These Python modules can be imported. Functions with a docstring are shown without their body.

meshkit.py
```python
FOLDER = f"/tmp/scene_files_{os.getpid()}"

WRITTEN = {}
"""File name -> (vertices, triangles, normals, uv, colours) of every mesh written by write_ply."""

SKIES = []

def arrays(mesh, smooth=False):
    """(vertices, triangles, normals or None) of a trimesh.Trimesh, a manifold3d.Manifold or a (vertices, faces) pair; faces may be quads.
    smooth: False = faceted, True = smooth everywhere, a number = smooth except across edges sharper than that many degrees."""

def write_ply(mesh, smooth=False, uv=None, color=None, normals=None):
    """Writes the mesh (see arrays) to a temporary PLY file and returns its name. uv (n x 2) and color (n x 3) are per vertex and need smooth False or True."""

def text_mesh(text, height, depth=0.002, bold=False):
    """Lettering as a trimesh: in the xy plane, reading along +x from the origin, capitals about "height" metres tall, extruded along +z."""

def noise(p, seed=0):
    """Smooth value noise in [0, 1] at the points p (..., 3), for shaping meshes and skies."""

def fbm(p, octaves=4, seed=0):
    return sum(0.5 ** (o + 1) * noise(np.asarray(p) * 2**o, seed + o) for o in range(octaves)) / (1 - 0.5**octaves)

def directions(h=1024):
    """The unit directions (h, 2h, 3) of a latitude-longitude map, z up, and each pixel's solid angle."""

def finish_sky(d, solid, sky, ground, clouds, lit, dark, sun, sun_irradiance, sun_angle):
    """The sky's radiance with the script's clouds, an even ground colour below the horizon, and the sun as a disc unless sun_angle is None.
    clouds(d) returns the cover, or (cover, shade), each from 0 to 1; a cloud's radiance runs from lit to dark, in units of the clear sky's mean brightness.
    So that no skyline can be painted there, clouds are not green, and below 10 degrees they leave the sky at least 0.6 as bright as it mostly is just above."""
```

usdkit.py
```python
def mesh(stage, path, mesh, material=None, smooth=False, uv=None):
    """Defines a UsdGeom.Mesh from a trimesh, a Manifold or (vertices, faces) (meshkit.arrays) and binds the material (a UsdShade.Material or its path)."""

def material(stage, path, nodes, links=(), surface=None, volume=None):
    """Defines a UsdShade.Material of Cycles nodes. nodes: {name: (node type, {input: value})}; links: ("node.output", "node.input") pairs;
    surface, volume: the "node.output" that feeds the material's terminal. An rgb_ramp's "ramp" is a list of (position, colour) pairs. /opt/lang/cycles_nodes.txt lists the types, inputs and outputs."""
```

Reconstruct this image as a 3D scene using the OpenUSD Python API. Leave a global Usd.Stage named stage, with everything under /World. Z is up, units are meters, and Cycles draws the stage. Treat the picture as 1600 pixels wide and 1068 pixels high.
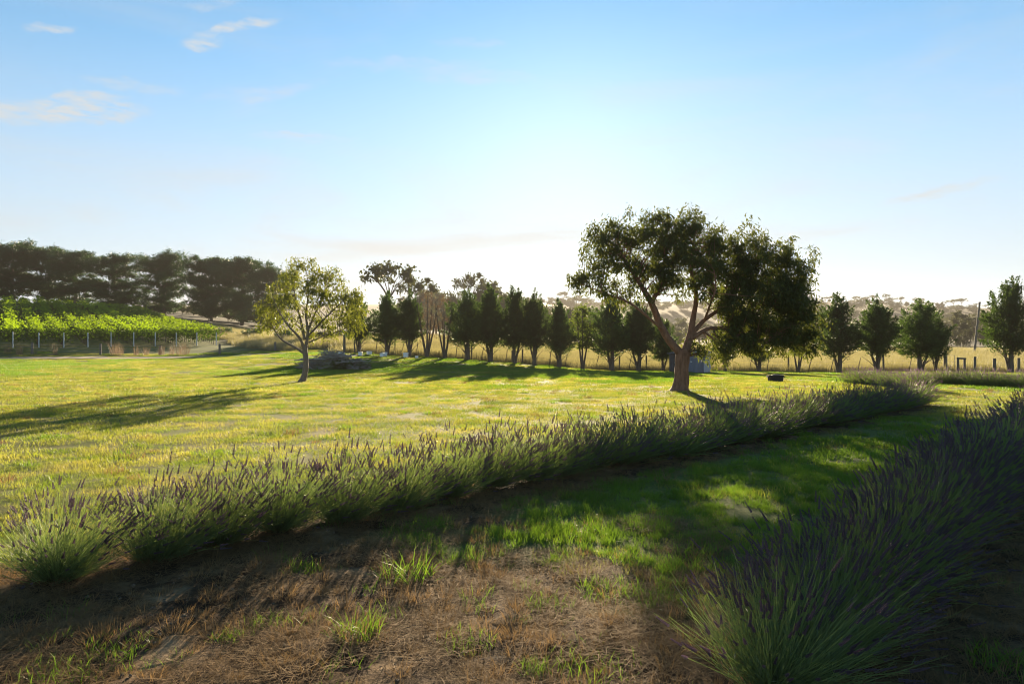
import math, numpy as np, trimesh, usdkit, meshkit
from pxr import Usd, UsdGeom, UsdLux, UsdShade, Gf, Vt, Sdf
from scipy.interpolate import RBFInterpolator
from scipy.spatial import cKDTree

stage = Usd.Stage.CreateInMemory()
UsdGeom.SetStageUpAxis(stage, 'Z')
UsdGeom.SetStageMetersPerUnit(stage, 1.0)
UsdGeom.Xform.Define(stage, '/World')
UsdGeom.Scope.Define(stage, '/World/Looks')

# ------------------------------------------------------------------ camera, sky, sun
EYE = 1.6
cam = UsdGeom.Camera.Define(stage, '/World/camera')
cam.AddTranslateOp().Set(Gf.Vec3d(0, 0, EYE)); cam.AddRotateXOp().Set(90.0)
cam.CreateFocalLengthAttr(24.0); cam.CreateHorizontalApertureAttr(36.0)
cam.CreateClippingRangeAttr(Gf.Vec2f(0.05, 20000))
cam.CreateExposureAttr(2.12)
SUN_EL, SUN_AZ = math.radians(13.6), math.radians(4.55)
sun = UsdLux.DistantLight.Define(stage, '/World/sun')
sun.CreateIntensityAttr(1.25); sun.CreateAngleAttr(0.53); sun.CreateNormalizeAttr(True)
sun.CreateColorAttr(Gf.Vec3f(1.0, 0.80, 0.54))
sun.AddRotateZOp().Set(-math.degrees(SUN_AZ)); sun.AddRotateXOp().Set(-(90 - math.degrees(SUN_EL)))

def wisp(nodes, links, k, px, py, halfw, halfh, tilt, amount):
    """a cirrus wisp: soft elongated cover around one direction of the sky, broken up by the shared noise"""
    d = np.array([(px - 800) / 1067, 1.0, (534 - py) / 1067]); d /= np.linalg.norm(d)
    r = np.cross(d, [0, 0, 1.0]); r /= np.linalg.norm(r); u = np.cross(r, d)
    a = math.radians(tilt); r, u = r * math.cos(a) + u * math.sin(a), u * math.cos(a) - r * math.sin(a)
    r, u = r / (halfw / 1067), u / (halfh / 1067)
    n = lambda s: f'w{k}{s}'
    nodes[n('sub')] = ('vector_math', {'math_type': 'subtract', 'vector2': d}); links.append(('dw.vector', n('sub') + '.vector1'))
    for s, v in (('r', r), ('u', u)):
        nodes[n('d' + s)] = ('vector_math', {'math_type': 'dot_product', 'vector2': v}); links.append((n('sub') + '.vector', n('d' + s) + '.vector1'))
        nodes[n('q' + s)] = ('math', {'math_type': 'multiply'}); links += [(n('d' + s) + '.value', n('q' + s) + '.value1'), (n('d' + s) + '.value', n('q' + s) + '.value2')]
    nodes[n('a')] = ('math', {'math_type': 'add'}); links += [(n('qr') + '.value', n('a') + '.value1'), (n('qu') + '.value', n('a') + '.value2')]
    nodes[n('m')] = ('map_range', {'range_type': 'smoothstep', 'from_min': 1.0, 'from_max': 0.0, 'to_min': 0.0, 'to_max': amount, 'clamp': True}); links.append((n('a') + '.value', n('m') + '.value'))
    return n('m') + '.result'

def make_sky():
    nodes = {'sky': ('sky_texture', {'sky_type': 'single_scattering', 'sun_disc': False, 'sun_elevation': SUN_EL, 'sun_rotation': SUN_AZ,
                                     'altitude': 60.0, 'air_density': 0.72, 'aerosol_density': 0.09, 'ozone_density': 3.5}),
             'tc': ('texture_coordinate', {}),
             'flat': ('vector_math', {'math_type': 'multiply', 'vector2': (1.0, 1.0, 5.0)}),
             'warp': ('noise_texture', {'scale': 8.0, 'detail': 6.0, 'roughness': .6}),
             'dwc': ('vector_math', {'math_type': 'subtract', 'vector2': (0.5, 0.5, 0.5)}),
             'dws': ('vector_math', {'math_type': 'scale', 'scale': 0.05}),
             'dw': ('vector_math', {'math_type': 'add'}),
             'veil': ('noise_texture', {'scale': 2.3, 'detail': 6.0, 'roughness': 0.55, 'distortion': 0.6}),
             'veilr': ('map_range', {'range_type': 'smoothstep', 'from_min': 0.42, 'from_max': 0.78, 'to_min': 0.0, 'to_max': 0.26, 'clamp': True}),
             'fine': ('noise_texture', {'scale': 26.0, 'detail': 5.0, 'roughness': 0.6}),
             'finer': ('map_range', {'from_min': 0.32, 'from_max': 0.68, 'to_min': 0.0, 'to_max': 1.0, 'clamp': True}),
             'el': ('separate_xyz', {}), 'low': ('map_range', {'range_type': 'smoothstep', 'from_min': 0.50, 'from_max': 0.04, 'to_min': 0.0, 'to_max': 0.90, 'clamp': True}), 'both': ('math', {'math_type': 'add', 'use_clamp': True}),
             'mul': ('math', {'math_type': 'multiply'}), 'cover': ('math', {'math_type': 'add', 'use_clamp': True}),
             'mix': ('mix', {'mix_type': 'mix', 'color2': (2.95, 3.2, 3.35)}),
             'wb': ('hsv', {'hue': 0.478, 'saturation': 1.08, 'value': 1.0}), 'bg': ('background_shader', {'strength': 0.05})}
    links = [('tc.generated', 'flat.vector1'), ('tc.generated', 'warp.vector'), ('warp.color', 'dwc.vector1'), ('dwc.vector', 'dws.vector1'),
             ('tc.generated', 'dw.vector1'), ('dws.vector', 'dw.vector2'), ('flat.vector', 'veil.vector'), ('veil.fac', 'veilr.value'),
             ('flat.vector', 'fine.vector'), ('fine.fac', 'finer.value')]
    last = None
    for k, w in enumerate([(20, 178, 62, 16, 10, .75), (150, 181, 84, 15, 15, .85), (118, 158, 78, 10, 12, .7), (215, 133, 70, 10, 4, .45), (368, 46, 66, 9, 16, .9), (312, 68, 28, 11, 10, 1.0), (78, 43, 30, 7, 5, .65),
                           (640, 102, 150, 12, 3, .32), (740, 118, 110, 12, 3, .35), (480, 207, 90, 7, 0, .35), (420, 140, 100, 12, 10, .3), (735, 68, 60, 8, 0, .35), (1460, 302, 90, 10, 6, .25), (330, 12, 40, 7, 14, .3)]):
        out = wisp(nodes, links, k, *w)
        if last:
            nodes[f'acc{k}'] = ('math', {'math_type': 'add'}); links += [(last, f'acc{k}.value1'), (out, f'acc{k}.value2')]; out = f'acc{k}.value'
        last = out
    links += [(last, 'mul.value1'), ('finer.result', 'mul.value2'), ('mul.value', 'cover.value1'), ('veilr.result', 'both.value1'), ('tc.generated', 'el.vector'), ('el.z', 'low.value'), ('low.result', 'both.value2'), ('both.value', 'cover.value2'),
              ('cover.value', 'mix.fac'), ('sky.color', 'wb.color'), ('wb.color', 'mix.color1'), ('mix.color', 'bg.color')]
    return usdkit.material(stage, '/World/Looks/sky_light', nodes, links, surface='bg.background')

dome = UsdLux.DomeLight.Define(stage, '/World/sky')
UsdShade.MaterialBindingAPI.Apply(dome.GetPrim()).Bind(make_sky())
dome.GetPrim().SetCustomDataByKey('kind', 'structure')

# ------------------------------------------------------------------ helpers
def P(px, py, D):
    """the point of the place that lies D metres ahead at a pixel of the photograph (1600 x 1068)"""
    return np.array([(px - 800) / 1067 * D, D, EYE - (py - 534) / 1067 * D])

used = {}
def numbered(base):
    n = used.get(base, -1) + 1; used[base] = n
    return base if n == 0 else f'{base}_{n:03d}'

def say(prim, label=None, cat=None, group=None, kind=None):
    for k, v in (('label', label), ('category', cat), ('group', group), ('kind', kind)):
        if v: prim.SetCustomDataByKey(k, v)
    return prim

def thing(name, label, cat, loc=(0, 0, 0), rz=0.0, scale=1.0, group=None, ref=None):
    x = UsdGeom.Xform.Define(stage, '/World/' + numbered(name))
    x.AddTranslateOp().Set(Gf.Vec3d(*map(float, loc))); x.AddRotateZOp().Set(float(math.degrees(rz)))
    if np.ndim(scale) or scale != 1.0:
        x.AddScaleOp().Set(Gf.Vec3f(*map(float, np.broadcast_to(scale, 3))))
    p = say(x.GetPrim(), label, cat, group)
    if ref:
        p.GetReferences().AddInternalReference(ref); p.SetInstanceable(True)
    return p

def model(name):
    return stage.CreateClassPrim('/World/' + name)

def part(parent, name, mesh, mat, smooth=False, label=None, kind=None):
    base = str(parent.GetPath()) + '/' + name
    path, k = base, 0
    while stage.GetPrimAtPath(path):
        k += 1; path = f'{base}_{k:03d}'
    m = usdkit.mesh(stage, path, mesh.done() if isinstance(mesh, MB) else mesh, mat, smooth)
    return say(m.GetPrim(), label, None, None, kind)

def single(name, mesh, mat, label=None, cat=None, group=None, kind=None, smooth=False):
    m = usdkit.mesh(stage, '/World/' + numbered(name), mesh.done() if isinstance(mesh, MB) else mesh, mat, smooth)
    return say(m.GetPrim(), label, cat, group, kind)

class MB:
    def __init__(self): self.v, self.f, self.n = [], [], 0
    def add(self, v, f):
        v = np.asarray(v, float).reshape(-1, 3); f = np.asarray(f, int)
        if f.shape[1] == 4: f = np.vstack([f[:, [0, 1, 2]], f[:, [0, 2, 3]]])
        self.v.append(v); self.f.append(f + self.n); self.n += len(v); return self
    def mesh(self, m, at=(0, 0, 0)): return self.add(np.asarray(m.vertices) + at, m.faces)
    def done(self): return np.vstack(self.v), np.vstack(self.f)

def unit(a): return a / (np.linalg.norm(a, axis=-1, keepdims=True) + 1e-12)

def tube(pts, radii, sides=7, rough=0.0, seed=0, cap=True):
    p = np.asarray(pts, float); t = unit(np.gradient(p, axis=0)); r = np.broadcast_to(radii, (len(p),))
    a = np.cross(t[0], [0, 0, 1.0] if abs(t[0][2]) < .9 else [1.0, 0, 0]); a /= np.linalg.norm(a); A = []
    for q in t:
        a = a - q * (a @ q); a /= np.linalg.norm(a) + 1e-12; A.append(a)
    A = np.array(A); B = np.cross(t, A); g = np.arange(sides) * 2 * np.pi / sides
    rr = np.repeat(r[:, None], sides, 1)
    if rough:
        q = p[:, None] + 0.2 * (np.cos(g)[None, :, None] * A[:, None] + np.sin(g)[None, :, None] * B[:, None])
        rr = rr * (1 + rough * (meshkit.fbm(q * [9, 9, 3], 3, seed) - .5) * 2)
    v = p[:, None] + rr[..., None] * (np.cos(g)[None, :, None] * A[:, None] + np.sin(g)[None, :, None] * B[:, None])
    i, j = np.meshgrid(np.arange(len(p) - 1), np.arange(sides), indexing='ij'); k = (j + 1) % sides
    f = np.stack([i * sides + j, i * sides + k, (i + 1) * sides + k, (i + 1) * sides + j], -1).reshape(-1, 4)
    v = v.reshape(-1, 3); f = np.vstack([f[:, [0, 1, 2]], f[:, [0, 2, 3]]])
    if cap:
        n = len(v); v = np.vstack([v, p[0], p[-1]]); L = (len(p) - 1) * sides; s = np.arange(sides); s2 = (s + 1) % sides
        f = np.vstack([f, np.stack([np.full(sides, n), s2, s], 1), np.stack([np.full(sides, n + 1), L + s, L + s2], 1)])
    return v, f

def curve(pts, n=12):
    """smooth path through points (Catmull-Rom)"""
    p = np.asarray(pts, float); p = np.vstack([2 * p[0] - p[1], p, 2 * p[-1] - p[-2]]); out = []
    m = len(p) - 3; per = max(2, n // m)
    for i in range(m):
        t = np.linspace(0, 1, per, endpoint=False)[:, None]; a, b, c, d = p[i:i + 4]
        out.append(.5 * (2 * b + (c - a) * t + (2 * a - 5 * b + 4 * c - d) * t ** 2 + (3 * b - a - 3 * c + d) * t ** 3))
    return np.vstack(out + [p[-2]])

def blades(base, az, lean, curl, length, width, seg=2, twist=None, rng=None):
    """grass blades: tapering ribbons that lean (from the vertical) and curl over; returns v, f"""
    n = len(base); az, lean, curl, length, width = (np.broadcast_to(np.asarray(x, float), (n,)) for x in (az, lean, curl, length, width))
    h = np.stack([np.cos(az), np.sin(az), 0 * az], 1); s = np.linspace(0, 1, seg + 1)
    th = lean[:, None] + curl[:, None] * s[None]
    dz, dh = np.cos(th), np.sin(th)
    mid = lambda q: np.hstack([np.zeros((n, 1)), np.cumsum((q[:, 1:] + q[:, :-1]) / 2, 1)]) / seg
    pz, ph = mid(dz) * length[:, None], mid(dh) * length[:, None]
    c = base[:, None] + h[:, None] * ph[..., None]; c[..., 2] += pz
    tw = az + (np.pi / 2 if twist is None else twist)
    sd = np.stack([np.cos(tw), np.sin(tw), 0 * tw], 1)
    w = width[:, None] / 2 * (1 - .75 * s[None] ** 1.5)
    l, r = c - sd[:, None] * w[..., None], c + sd[:, None] * w[..., None]
    v = np.concatenate([np.stack([l[:, :-1], r[:, :-1]], 2).reshape(n, -1, 3), c[:, -1:]], 1)
    k = 2 * seg + 1; f = []
    for i in range(seg - 1):
        f += [[2 * i, 2 * i + 1, 2 * i + 3], [2 * i, 2 * i + 3, 2 * i + 2]]
    f.append([2 * seg - 2, 2 * seg - 1, 2 * seg])
    return v.reshape(-1, 3), (np.array(f)[None] + (np.arange(n) * k)[:, None, None]).reshape(-1, 3)

def leaves(c, d, nrm, L, W):
    """flat pointed leaves from c along d"""
    d = unit(d); s = unit(np.cross(d, nrm)); L, W = (np.broadcast_to(np.asarray(x, float), (len(c),))[:, None] for x in (L, W))
    v = np.stack([c, c + d * L * .45 + s * W / 2, c + d * L, c + d * L * .45 - s * W / 2], 1)
    return v.reshape(-1, 3), (np.array([[0, 1, 2], [0, 2, 3]])[None] + (np.arange(len(c)) * 4)[:, None, None]).reshape(-1, 3)

def rounded_box(sx, sy, sz, b=.01):
    m = trimesh.creation.box((sx, sy, sz)); pts = []
    for x in (-1, 1):
        for y in (-1, 1):
            for z in (-1, 1):
                c = np.array([x * sx / 2, y * sy / 2, z * sz / 2])
                for k in range(3):
                    q = c.copy(); q -= np.array([x, y, z]) * b; q[k] = c[k]; pts.append(q)
    return trimesh.convex.convex_hull(np.array(pts))

# ------------------------------------------------------------------ materials
def M(name, c1, c2, scale=6.0, rough=0.85, bump=0.0, detail=5.0, stretch=(1, 1, 1), spec=0.3, ramp=None, metallic=0.0):
    nodes = {'tc': ('texture_coordinate', {}), 'mp': ('mapping', {'scale': stretch}), 'n': ('noise_texture', {'scale': scale, 'detail': detail, 'roughness': .62}),
             'r': ('rgb_ramp', {'ramp': ramp or [(.3, c1), (.7, c2)]}), 'p': ('principled_bsdf', {'roughness': rough, 'specular_ior_level': spec, 'metallic': metallic})}
    links = [('tc.object', 'mp.vector'), ('mp.vector', 'n.vector'), ('n.fac', 'r.fac'), ('r.color', 'p.base_color')]
    if bump:
        nodes['b'] = ('bump', {'strength': bump, 'distance': .03}); links += [('n.fac', 'b.height'), ('b.normal', 'p.normal')]
    return usdkit.material(stage, '/World/Looks/' + name, nodes, links, surface='p.BSDF')

def leaf_mat(name, ramp, trans=.45, tcol=None, rough=.5, spec=.25, patch=None, pscale=.6):
    """foliage: per-leaf colour from the ramp, light passing through; patch: second ramp blended in by a noise over the ground"""
    nodes = {'g': ('geometry', {}), 'o': ('object_info', {}), 'r': ('rgb_ramp', {'ramp': ramp}),
             'hs': ('hsv', {'saturation': 1.0}), 'vr': ('map_range', {'to_min': .8, 'to_max': 1.2}),
             'p': ('principled_bsdf', {'roughness': rough, 'specular_ior_level': spec}), 't': ('translucent_bsdf', {}),
             'tm': ('mix', {'mix_type': 'multiply', 'fac': 1.0, 'color2': tcol or (1.5, 1.5, .7)}), 'm': ('mix_closure', {'fac': trans})}
    links = [('g.random_per_island', 'r.fac'), ('o.random', 'vr.value'), ('vr.result', 'hs.value'), ('hs.color', 'p.base_color'), ('hs.color', 'tm.color1'), ('tm.color', 't.color'),
             ('p.BSDF', 'm.closure1'), ('t.BSDF', 'm.closure2')]
    if patch:
        nodes |= {'r2': ('rgb_ramp', {'ramp': patch}), 'n': ('noise_texture', {'scale': pscale, 'detail': 6.0, 'roughness': .65}), 'nr': ('map_range', {'from_min': .40, 'from_max': .68, 'clamp': True}), 'mx': ('mix', {})}
        links += [('g.random_per_island', 'r2.fac'), ('g.position', 'n.vector'), ('n.fac', 'nr.value'), ('nr.result', 'mx.fac'), ('r.color', 'mx.color1'), ('r2.color', 'mx.color2'), ('mx.color', 'hs.color')]
    else:
        links.append(('r.color', 'hs.color'))
    return usdkit.material(stage, '/World/Looks/' + name, nodes, links, surface='m.closure')

LAWN = [(0, (.13, .18, .025)), (.5, (.24, .265, .04)), (1, (.34, .33, .075))]
DRY = [(0, (.33, .29, .10)), (.5, (.43, .36, .16)), (1, (.24, .26, .05))]
mat = dict(
    lawn=leaf_mat('lawn_blades', LAWN, .5, (1.35, 1.35, .6), patch=DRY, pscale=1.1),
    green=leaf_mat('green_blades', [(0, (.11, .185, .026)), (.6, (.185, .265, .04)), (1, (.33, .33, .08))], .48, (1.4, 1.45, .6)),
    straw=leaf_mat('straw_blades', [(0, (.22, .145, .07)), (.5, (.43, .305, .155)), (.9, (.56, .43, .24)), (1, (.66, .55, .36))], .36, (1.15, 1.08, .85), rough=.8, spec=.08),
    pasture=leaf_mat('pasture_blades', [(0, (.25, .225, .115)), (.5, (.33, .29, .16)), (1, (.19, .20, .085))], .42, (1.2, 1.2, .9)),
    gum=leaf_mat('gum_leaves', [(0, (0.05625, 0.075, 0.0225)), (.6, (0.1063, 0.1313, 0.035)), (.9, (0.1625, 0.1688, 0.045)), (1, (0.2125, 0.15, 0.05))], .48, (1.6, 1.4, .5)),
    younggum=leaf_mat('young_gum_leaves', [(0, (0.084, 0.108, 0.024)), (.6, (0.156, 0.174, 0.036)), (1, (0.252, 0.228, 0.054))], .5, (1.6, 1.4, .5)),
    cypress=leaf_mat('cypress_leaves', [(0, (0.046, 0.0828, 0.0253)), (.7, (0.08625, 0.1323, 0.0391)), (1, (0.1265, 0.1667, 0.05175))], .35, (1.4, 1.4, .5)),
    sapling=leaf_mat('sapling_leaves', [(0, (.07, .10, .02)), (.6, (.13, .17, .03)), (1, (.2, .2, .05))], .5, (1.5, 1.5, .5)),
    bare=leaf_mat('thin_leaves', [(0, (.09, .06, .04)), (.6, (.14, .09, .06)), (1, (.10, .09, .04))], .4, (1.3, 1.2, .8)),
    dryclump=leaf_mat('dry_clump_blades', [(0, (.20, .15, .11)), (1, (.32, .25, .19))], .4, (1.2, 1.1, .9)),
    pine=leaf_mat('pine_needles', [(0, (.026, .066, .022)), (.7, (.050, .102, .034)), (1, (.085, .125, .045))], .28, (1.4, 1.3, .6)),
    vine=leaf_mat('vine_leaves', [(0, (.045, .085, .014)), (.6, (.085, .14, .02)), (1, (.17, .19, .025))], .5, (1.5, 1.45, .4), rough=.7, spec=.1),
    lit_vine=leaf_mat('lit_tone_vine_leaves', [(0, (.11, .19, .018)), (.6, (.16, .20, .02)), (1, (.30, .28, .03))], .6, (1.6, 1.4, .3), rough=.7, spec=.1),  # sun on the canopy tops painted in as yellower leaves
    fartree=leaf_mat('far_foliage', [(0, (.05, .06, .028)), (.7, (.08, .085, .035)), (1, (.12, .11, .05))], .3, (1.4, 1.3, .6)),
    lavleaf=leaf_mat('lavender_leaves', [(0, (.11, .15, .075)), (.6, (.18, .225, .105)), (1, (.28, .31, .15))], .4, (1.25, 1.3, .65)),
    lavstem=leaf_mat('lavender_stems', [(0, (.13, .175, .07)), (.6, (.22, .27, .115)), (.9, (.33, .36, .17)), (.94, (.36, .29, .18)), (1, (.42, .35, .24))], .42, (1.25, 1.3, .65)),
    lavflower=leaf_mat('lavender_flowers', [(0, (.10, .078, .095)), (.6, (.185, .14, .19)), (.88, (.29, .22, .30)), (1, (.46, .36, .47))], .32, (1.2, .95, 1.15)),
    lit_tone_flower=leaf_mat('lit_tone_lavender_flowers', [(0, (.14, .10, .14)), (.6, (.24, .18, .24)), (1, (.34, .27, .32))], .45, (1.2, 1.0, 1.1)),  # same lavender, with sunlight painted into paler petals
    gumbark=M('gum_bark', (.10, .05, .028), (.23, .12, .07), 7, .9, .8, stretch=(2, 2, .5)),
    palebark=M('pale_bark', (.10, .075, .05), (.20, .155, .11), 9, .85, .6, stretch=(2, 2, .5)),
    darkbark=M('dark_bark', (.06, .045, .033), (.13, .10, .075), 9, .92, .8, stretch=(2, 2, .4)),
    wood=M('weathered_wood', (.07, .06, .05), (.17, .15, .125), 12, .9, .6, stretch=(3, 3, .4)),
    sticks=M('dead_sticks', (.14, .115, .095), (.32, .28, .24), 10, .9, .4),
    palepost=M('pale_post', (.30, .31, .30), (.48, .49, .47), 9, .7, .2),
    steel=M('fence_wire', (.20, .20, .19), (.32, .31, .29), 20, .5, metallic=.6),
    rust=M('rusty_picket', (.07, .05, .04), (.14, .10, .075), 25, .8),
    shedside=M('lit_tone_sheet_metal', (.33, .32, .35), (.42, .41, .43), 4, .55, stretch=(1, 1, .3)),  # light on the side wall put into a paler colour than the front
    shedfront=M('blue_grey_sheet_metal', (.10, .115, .15), (.16, .175, .21), 4, .55, stretch=(1, 1, .3)),
    shedroof=M('dark_roof_sheet', (.05, .045, .05), (.09, .08, .085), 5, .6),
    black=M('black_rubber', (.012, .012, .013), (.03, .029, .028), 14, .7),
    soilclod=M('soil_crumb', (.05, .034, .022), (.15, .11, .07), 60, .95),
    white=M('white_plastic', (.62, .61, .60), (.78, .77, .75), 6, .5),
)

# ------------------------------------------------------------------ the lie of the land
A0, EU, EV = np.array([-3.1, 4.66]), np.array([.725, .689]), np.array([.689, -.725])   # the long lavender row: start, along, across (to the right)
ROWB = 4.05                                                                             # distance of the right-hand row
def uv(x, y):
    dx, dy = x - A0[0], y - A0[1]
    return dx * EU[0] + dy * EU[1], dx * EV[0] + dy * EV[1]
def row_xy(u, v): return A0 + EU * u + EV * v
B0, BU, BV = np.array([1.17, 3.15]), np.array([.680, .733]), np.array([.733, -.680])       # the right-hand lavender row
ROWT = [(560, 550), (605, 556), (640, 556.5), (667, 558), (695, 560), (730, 562.5), (765, 565), (805, 568), (835, 570.5), (873, 573.5), (910, 576.5), (955, 580), (997, 580), (1037, 579.5), (1133, 580), (1185, 581), (1247, 582), (1310, 583), (1370, 581), (1440, 580), (1578, 582)]
def row_D(px): return 52.0
ctl = [(x, y, 0) for x in (-60, -30, -10, 10, 30, 60) for y in (-30, 0, 14, 24)]
ctl += [tuple(P(px, py, row_D(px))) for px, py in ROWT]
ctl += [tuple(P(1750, 584, row_D(1750))), tuple(P(2100, 585, row_D(2100)))]
ctl += [tuple(P(0, 560, 62)), tuple(P(200, 558, 62)), tuple(P(345, 557, 62)), tuple(P(430, 556, 55)), tuple(P(-300, 562, 62)), tuple(P(520, 577, 40)), tuple(P(20, 541, 66)), tuple(P(180, 541, 71)), tuple(P(338, 540, 77)), tuple(P(-250, 541, 60)),
        (-63, 117, 5.5), (-90, 105, 7.3), (-45, 100, 2.7), (-120, 110, 8.8), (-78, 92, 5.0), (-50, 125, 3.6), (-100, 135, 9.8), (-130, 150, 11), (-45, 130, 2.0), (-25, 90, 2.3), (-14, 70, 1.6), (-30, 70, .9), (-10, 90, 2.2), (0, 80, .6), (0, 60, .1),
        (25, 92, 0), (70, 92, 0), (25, 68, -.6), (60, 68, -.6), (120, 80, -.3), (0, 200, 2), (80, 200, -.3), (200, 200, 1), (-120, 250, 14), (-40, 250, 5), (0, 350, 3), (150, 350, 1.0), (300, 350, 3)]
for px in (-1200, -500, 0, 400, 700, 1000, 1300, 1600, 2200, 3000):
    ctl += [tuple(P(px, 533 if px > 900 else 522, 450)), tuple(P(px, np.interp(px, [0, 800, 1000, 1350, 1550], [480, 474, 474, 471, 484]), 720)), tuple(P(px, 484, 1100)), tuple(P(px, 500, 1700))]
ctl += [(x, -300, 0) for x in (-600, 0, 600)]
ctl = np.array(ctl, float)
_rbf = RBFInterpolator(ctl[:, :2] / 40, ctl[:, 2], kernel='linear', smoothing=.02)
_smooth_axis = None
def T(x, y):
    x, y = np.asarray(x, float), np.asarray(y, float)
    s = np.clip((y - 14) / 14, 0, 1); s = s * s * (3 - 2 * s)
    z = _rbf(np.stack([x.ravel(), y.ravel()], 1) / 40).reshape(x.shape)
    return z * s + bump(x, y) + rough(x, y)
def rough(x, y):
    if not ((y < 14) & (y > 1)).any(): return 0.0
    q = np.stack([x, y, 0 * x], -1)
    return zones(x, y)[0] * (y < 14) * (y > 1) * (.05 * (meshkit.fbm(q * 3.5, 3, 21) - .5) + .045 * (meshkit.noise(q * 9, 22) - .5))
def bump(x, y):
    q = np.stack([x, y, 0 * x], -1)
    near = .35 + .65 * np.clip((16 - y) / 6, 0, 1)
    return near * (.05 * (meshkit.noise(q * .7, 3) - .5) + .025 * (meshkit.noise(q * 2.3, 4) - .5))
def Tz(x, y): return float(T(np.array([x]), np.array([y]))[0])
def on(px, D):
    x = (px - 800) / 1067 * D; return np.array([x, D, Tz(x, D)])

def nz(x, y, s, seed): return meshkit.fbm(np.stack([x * s, y * s, 0 * x + .5], -1), 4, seed)
def step(a, b, t): t = np.clip((t - a) / (b - a), 0, 1); return t * t * (3 - 2 * t)
def zones(x, y):
    """how much of the ground at x, y is bare earth, lush green grass, tall dry pasture (the rest is mown lawn)"""
    u, v = uv(x, y); n = nz(x, y, 1.1, 11); n2 = nz(x, y, .5, 12)
    vb = (x - B0[0]) * BV[0] + (y - B0[1]) * BV[1]; ub = (x - B0[0]) * BU[0] + (y - B0[1]) * BU[1]
    between = step(.35, .6, v)
    front = between * (1 - step(2.6, 3.9, u + 3.2 * (n - .5) * 2 + .5 * (1.8 - v) * (v < 1.8))) * (1 - step(40, 44, y))
    stripA = (1 - step(.35, .75, np.abs(v - .15) + .5 * (n - .5))) * step(-1.2, -.6, u) * (1 - step(18.2, 18.8, u))
    stripB = (1 - step(.5, .9, np.abs(vb) + .5 * (n - .5))) * (1 - step(15, 16, ub))
    right = step(.3, .7, vb) * (1 - step(10, 13, ub))
    bare = np.clip(np.maximum.reduce([front, stripA, stripB, right]), 0, 1) * (y < 36)
    lush = step(.5, .8, v) * (1 - step(-.4, -.1, vb)) * (1 - step(13.5, 16, u)) * (1 - bare)
    lush = np.maximum(lush, .75 * step(.50, .62, nz(x, y, .16, 15) + .10 * (y > 33)) * (y > 20))
    fence = 53.3 + 0 * x
    past = step(-.6, .6, y - fence) * (x > -13.5) + step(63, 66, y) * step(.5, 2.5, (x + 33.3) * .8 + (y - 77) * .6) * (x <= -13.5)
    track = (1 - step(1.2, 1.9, np.abs(y - (60.5 + 0 * x)))) * (x < -20)
    return bare, lush * (1 - np.clip(past, 0, 1)), np.clip(past, 0, 1), track

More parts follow.
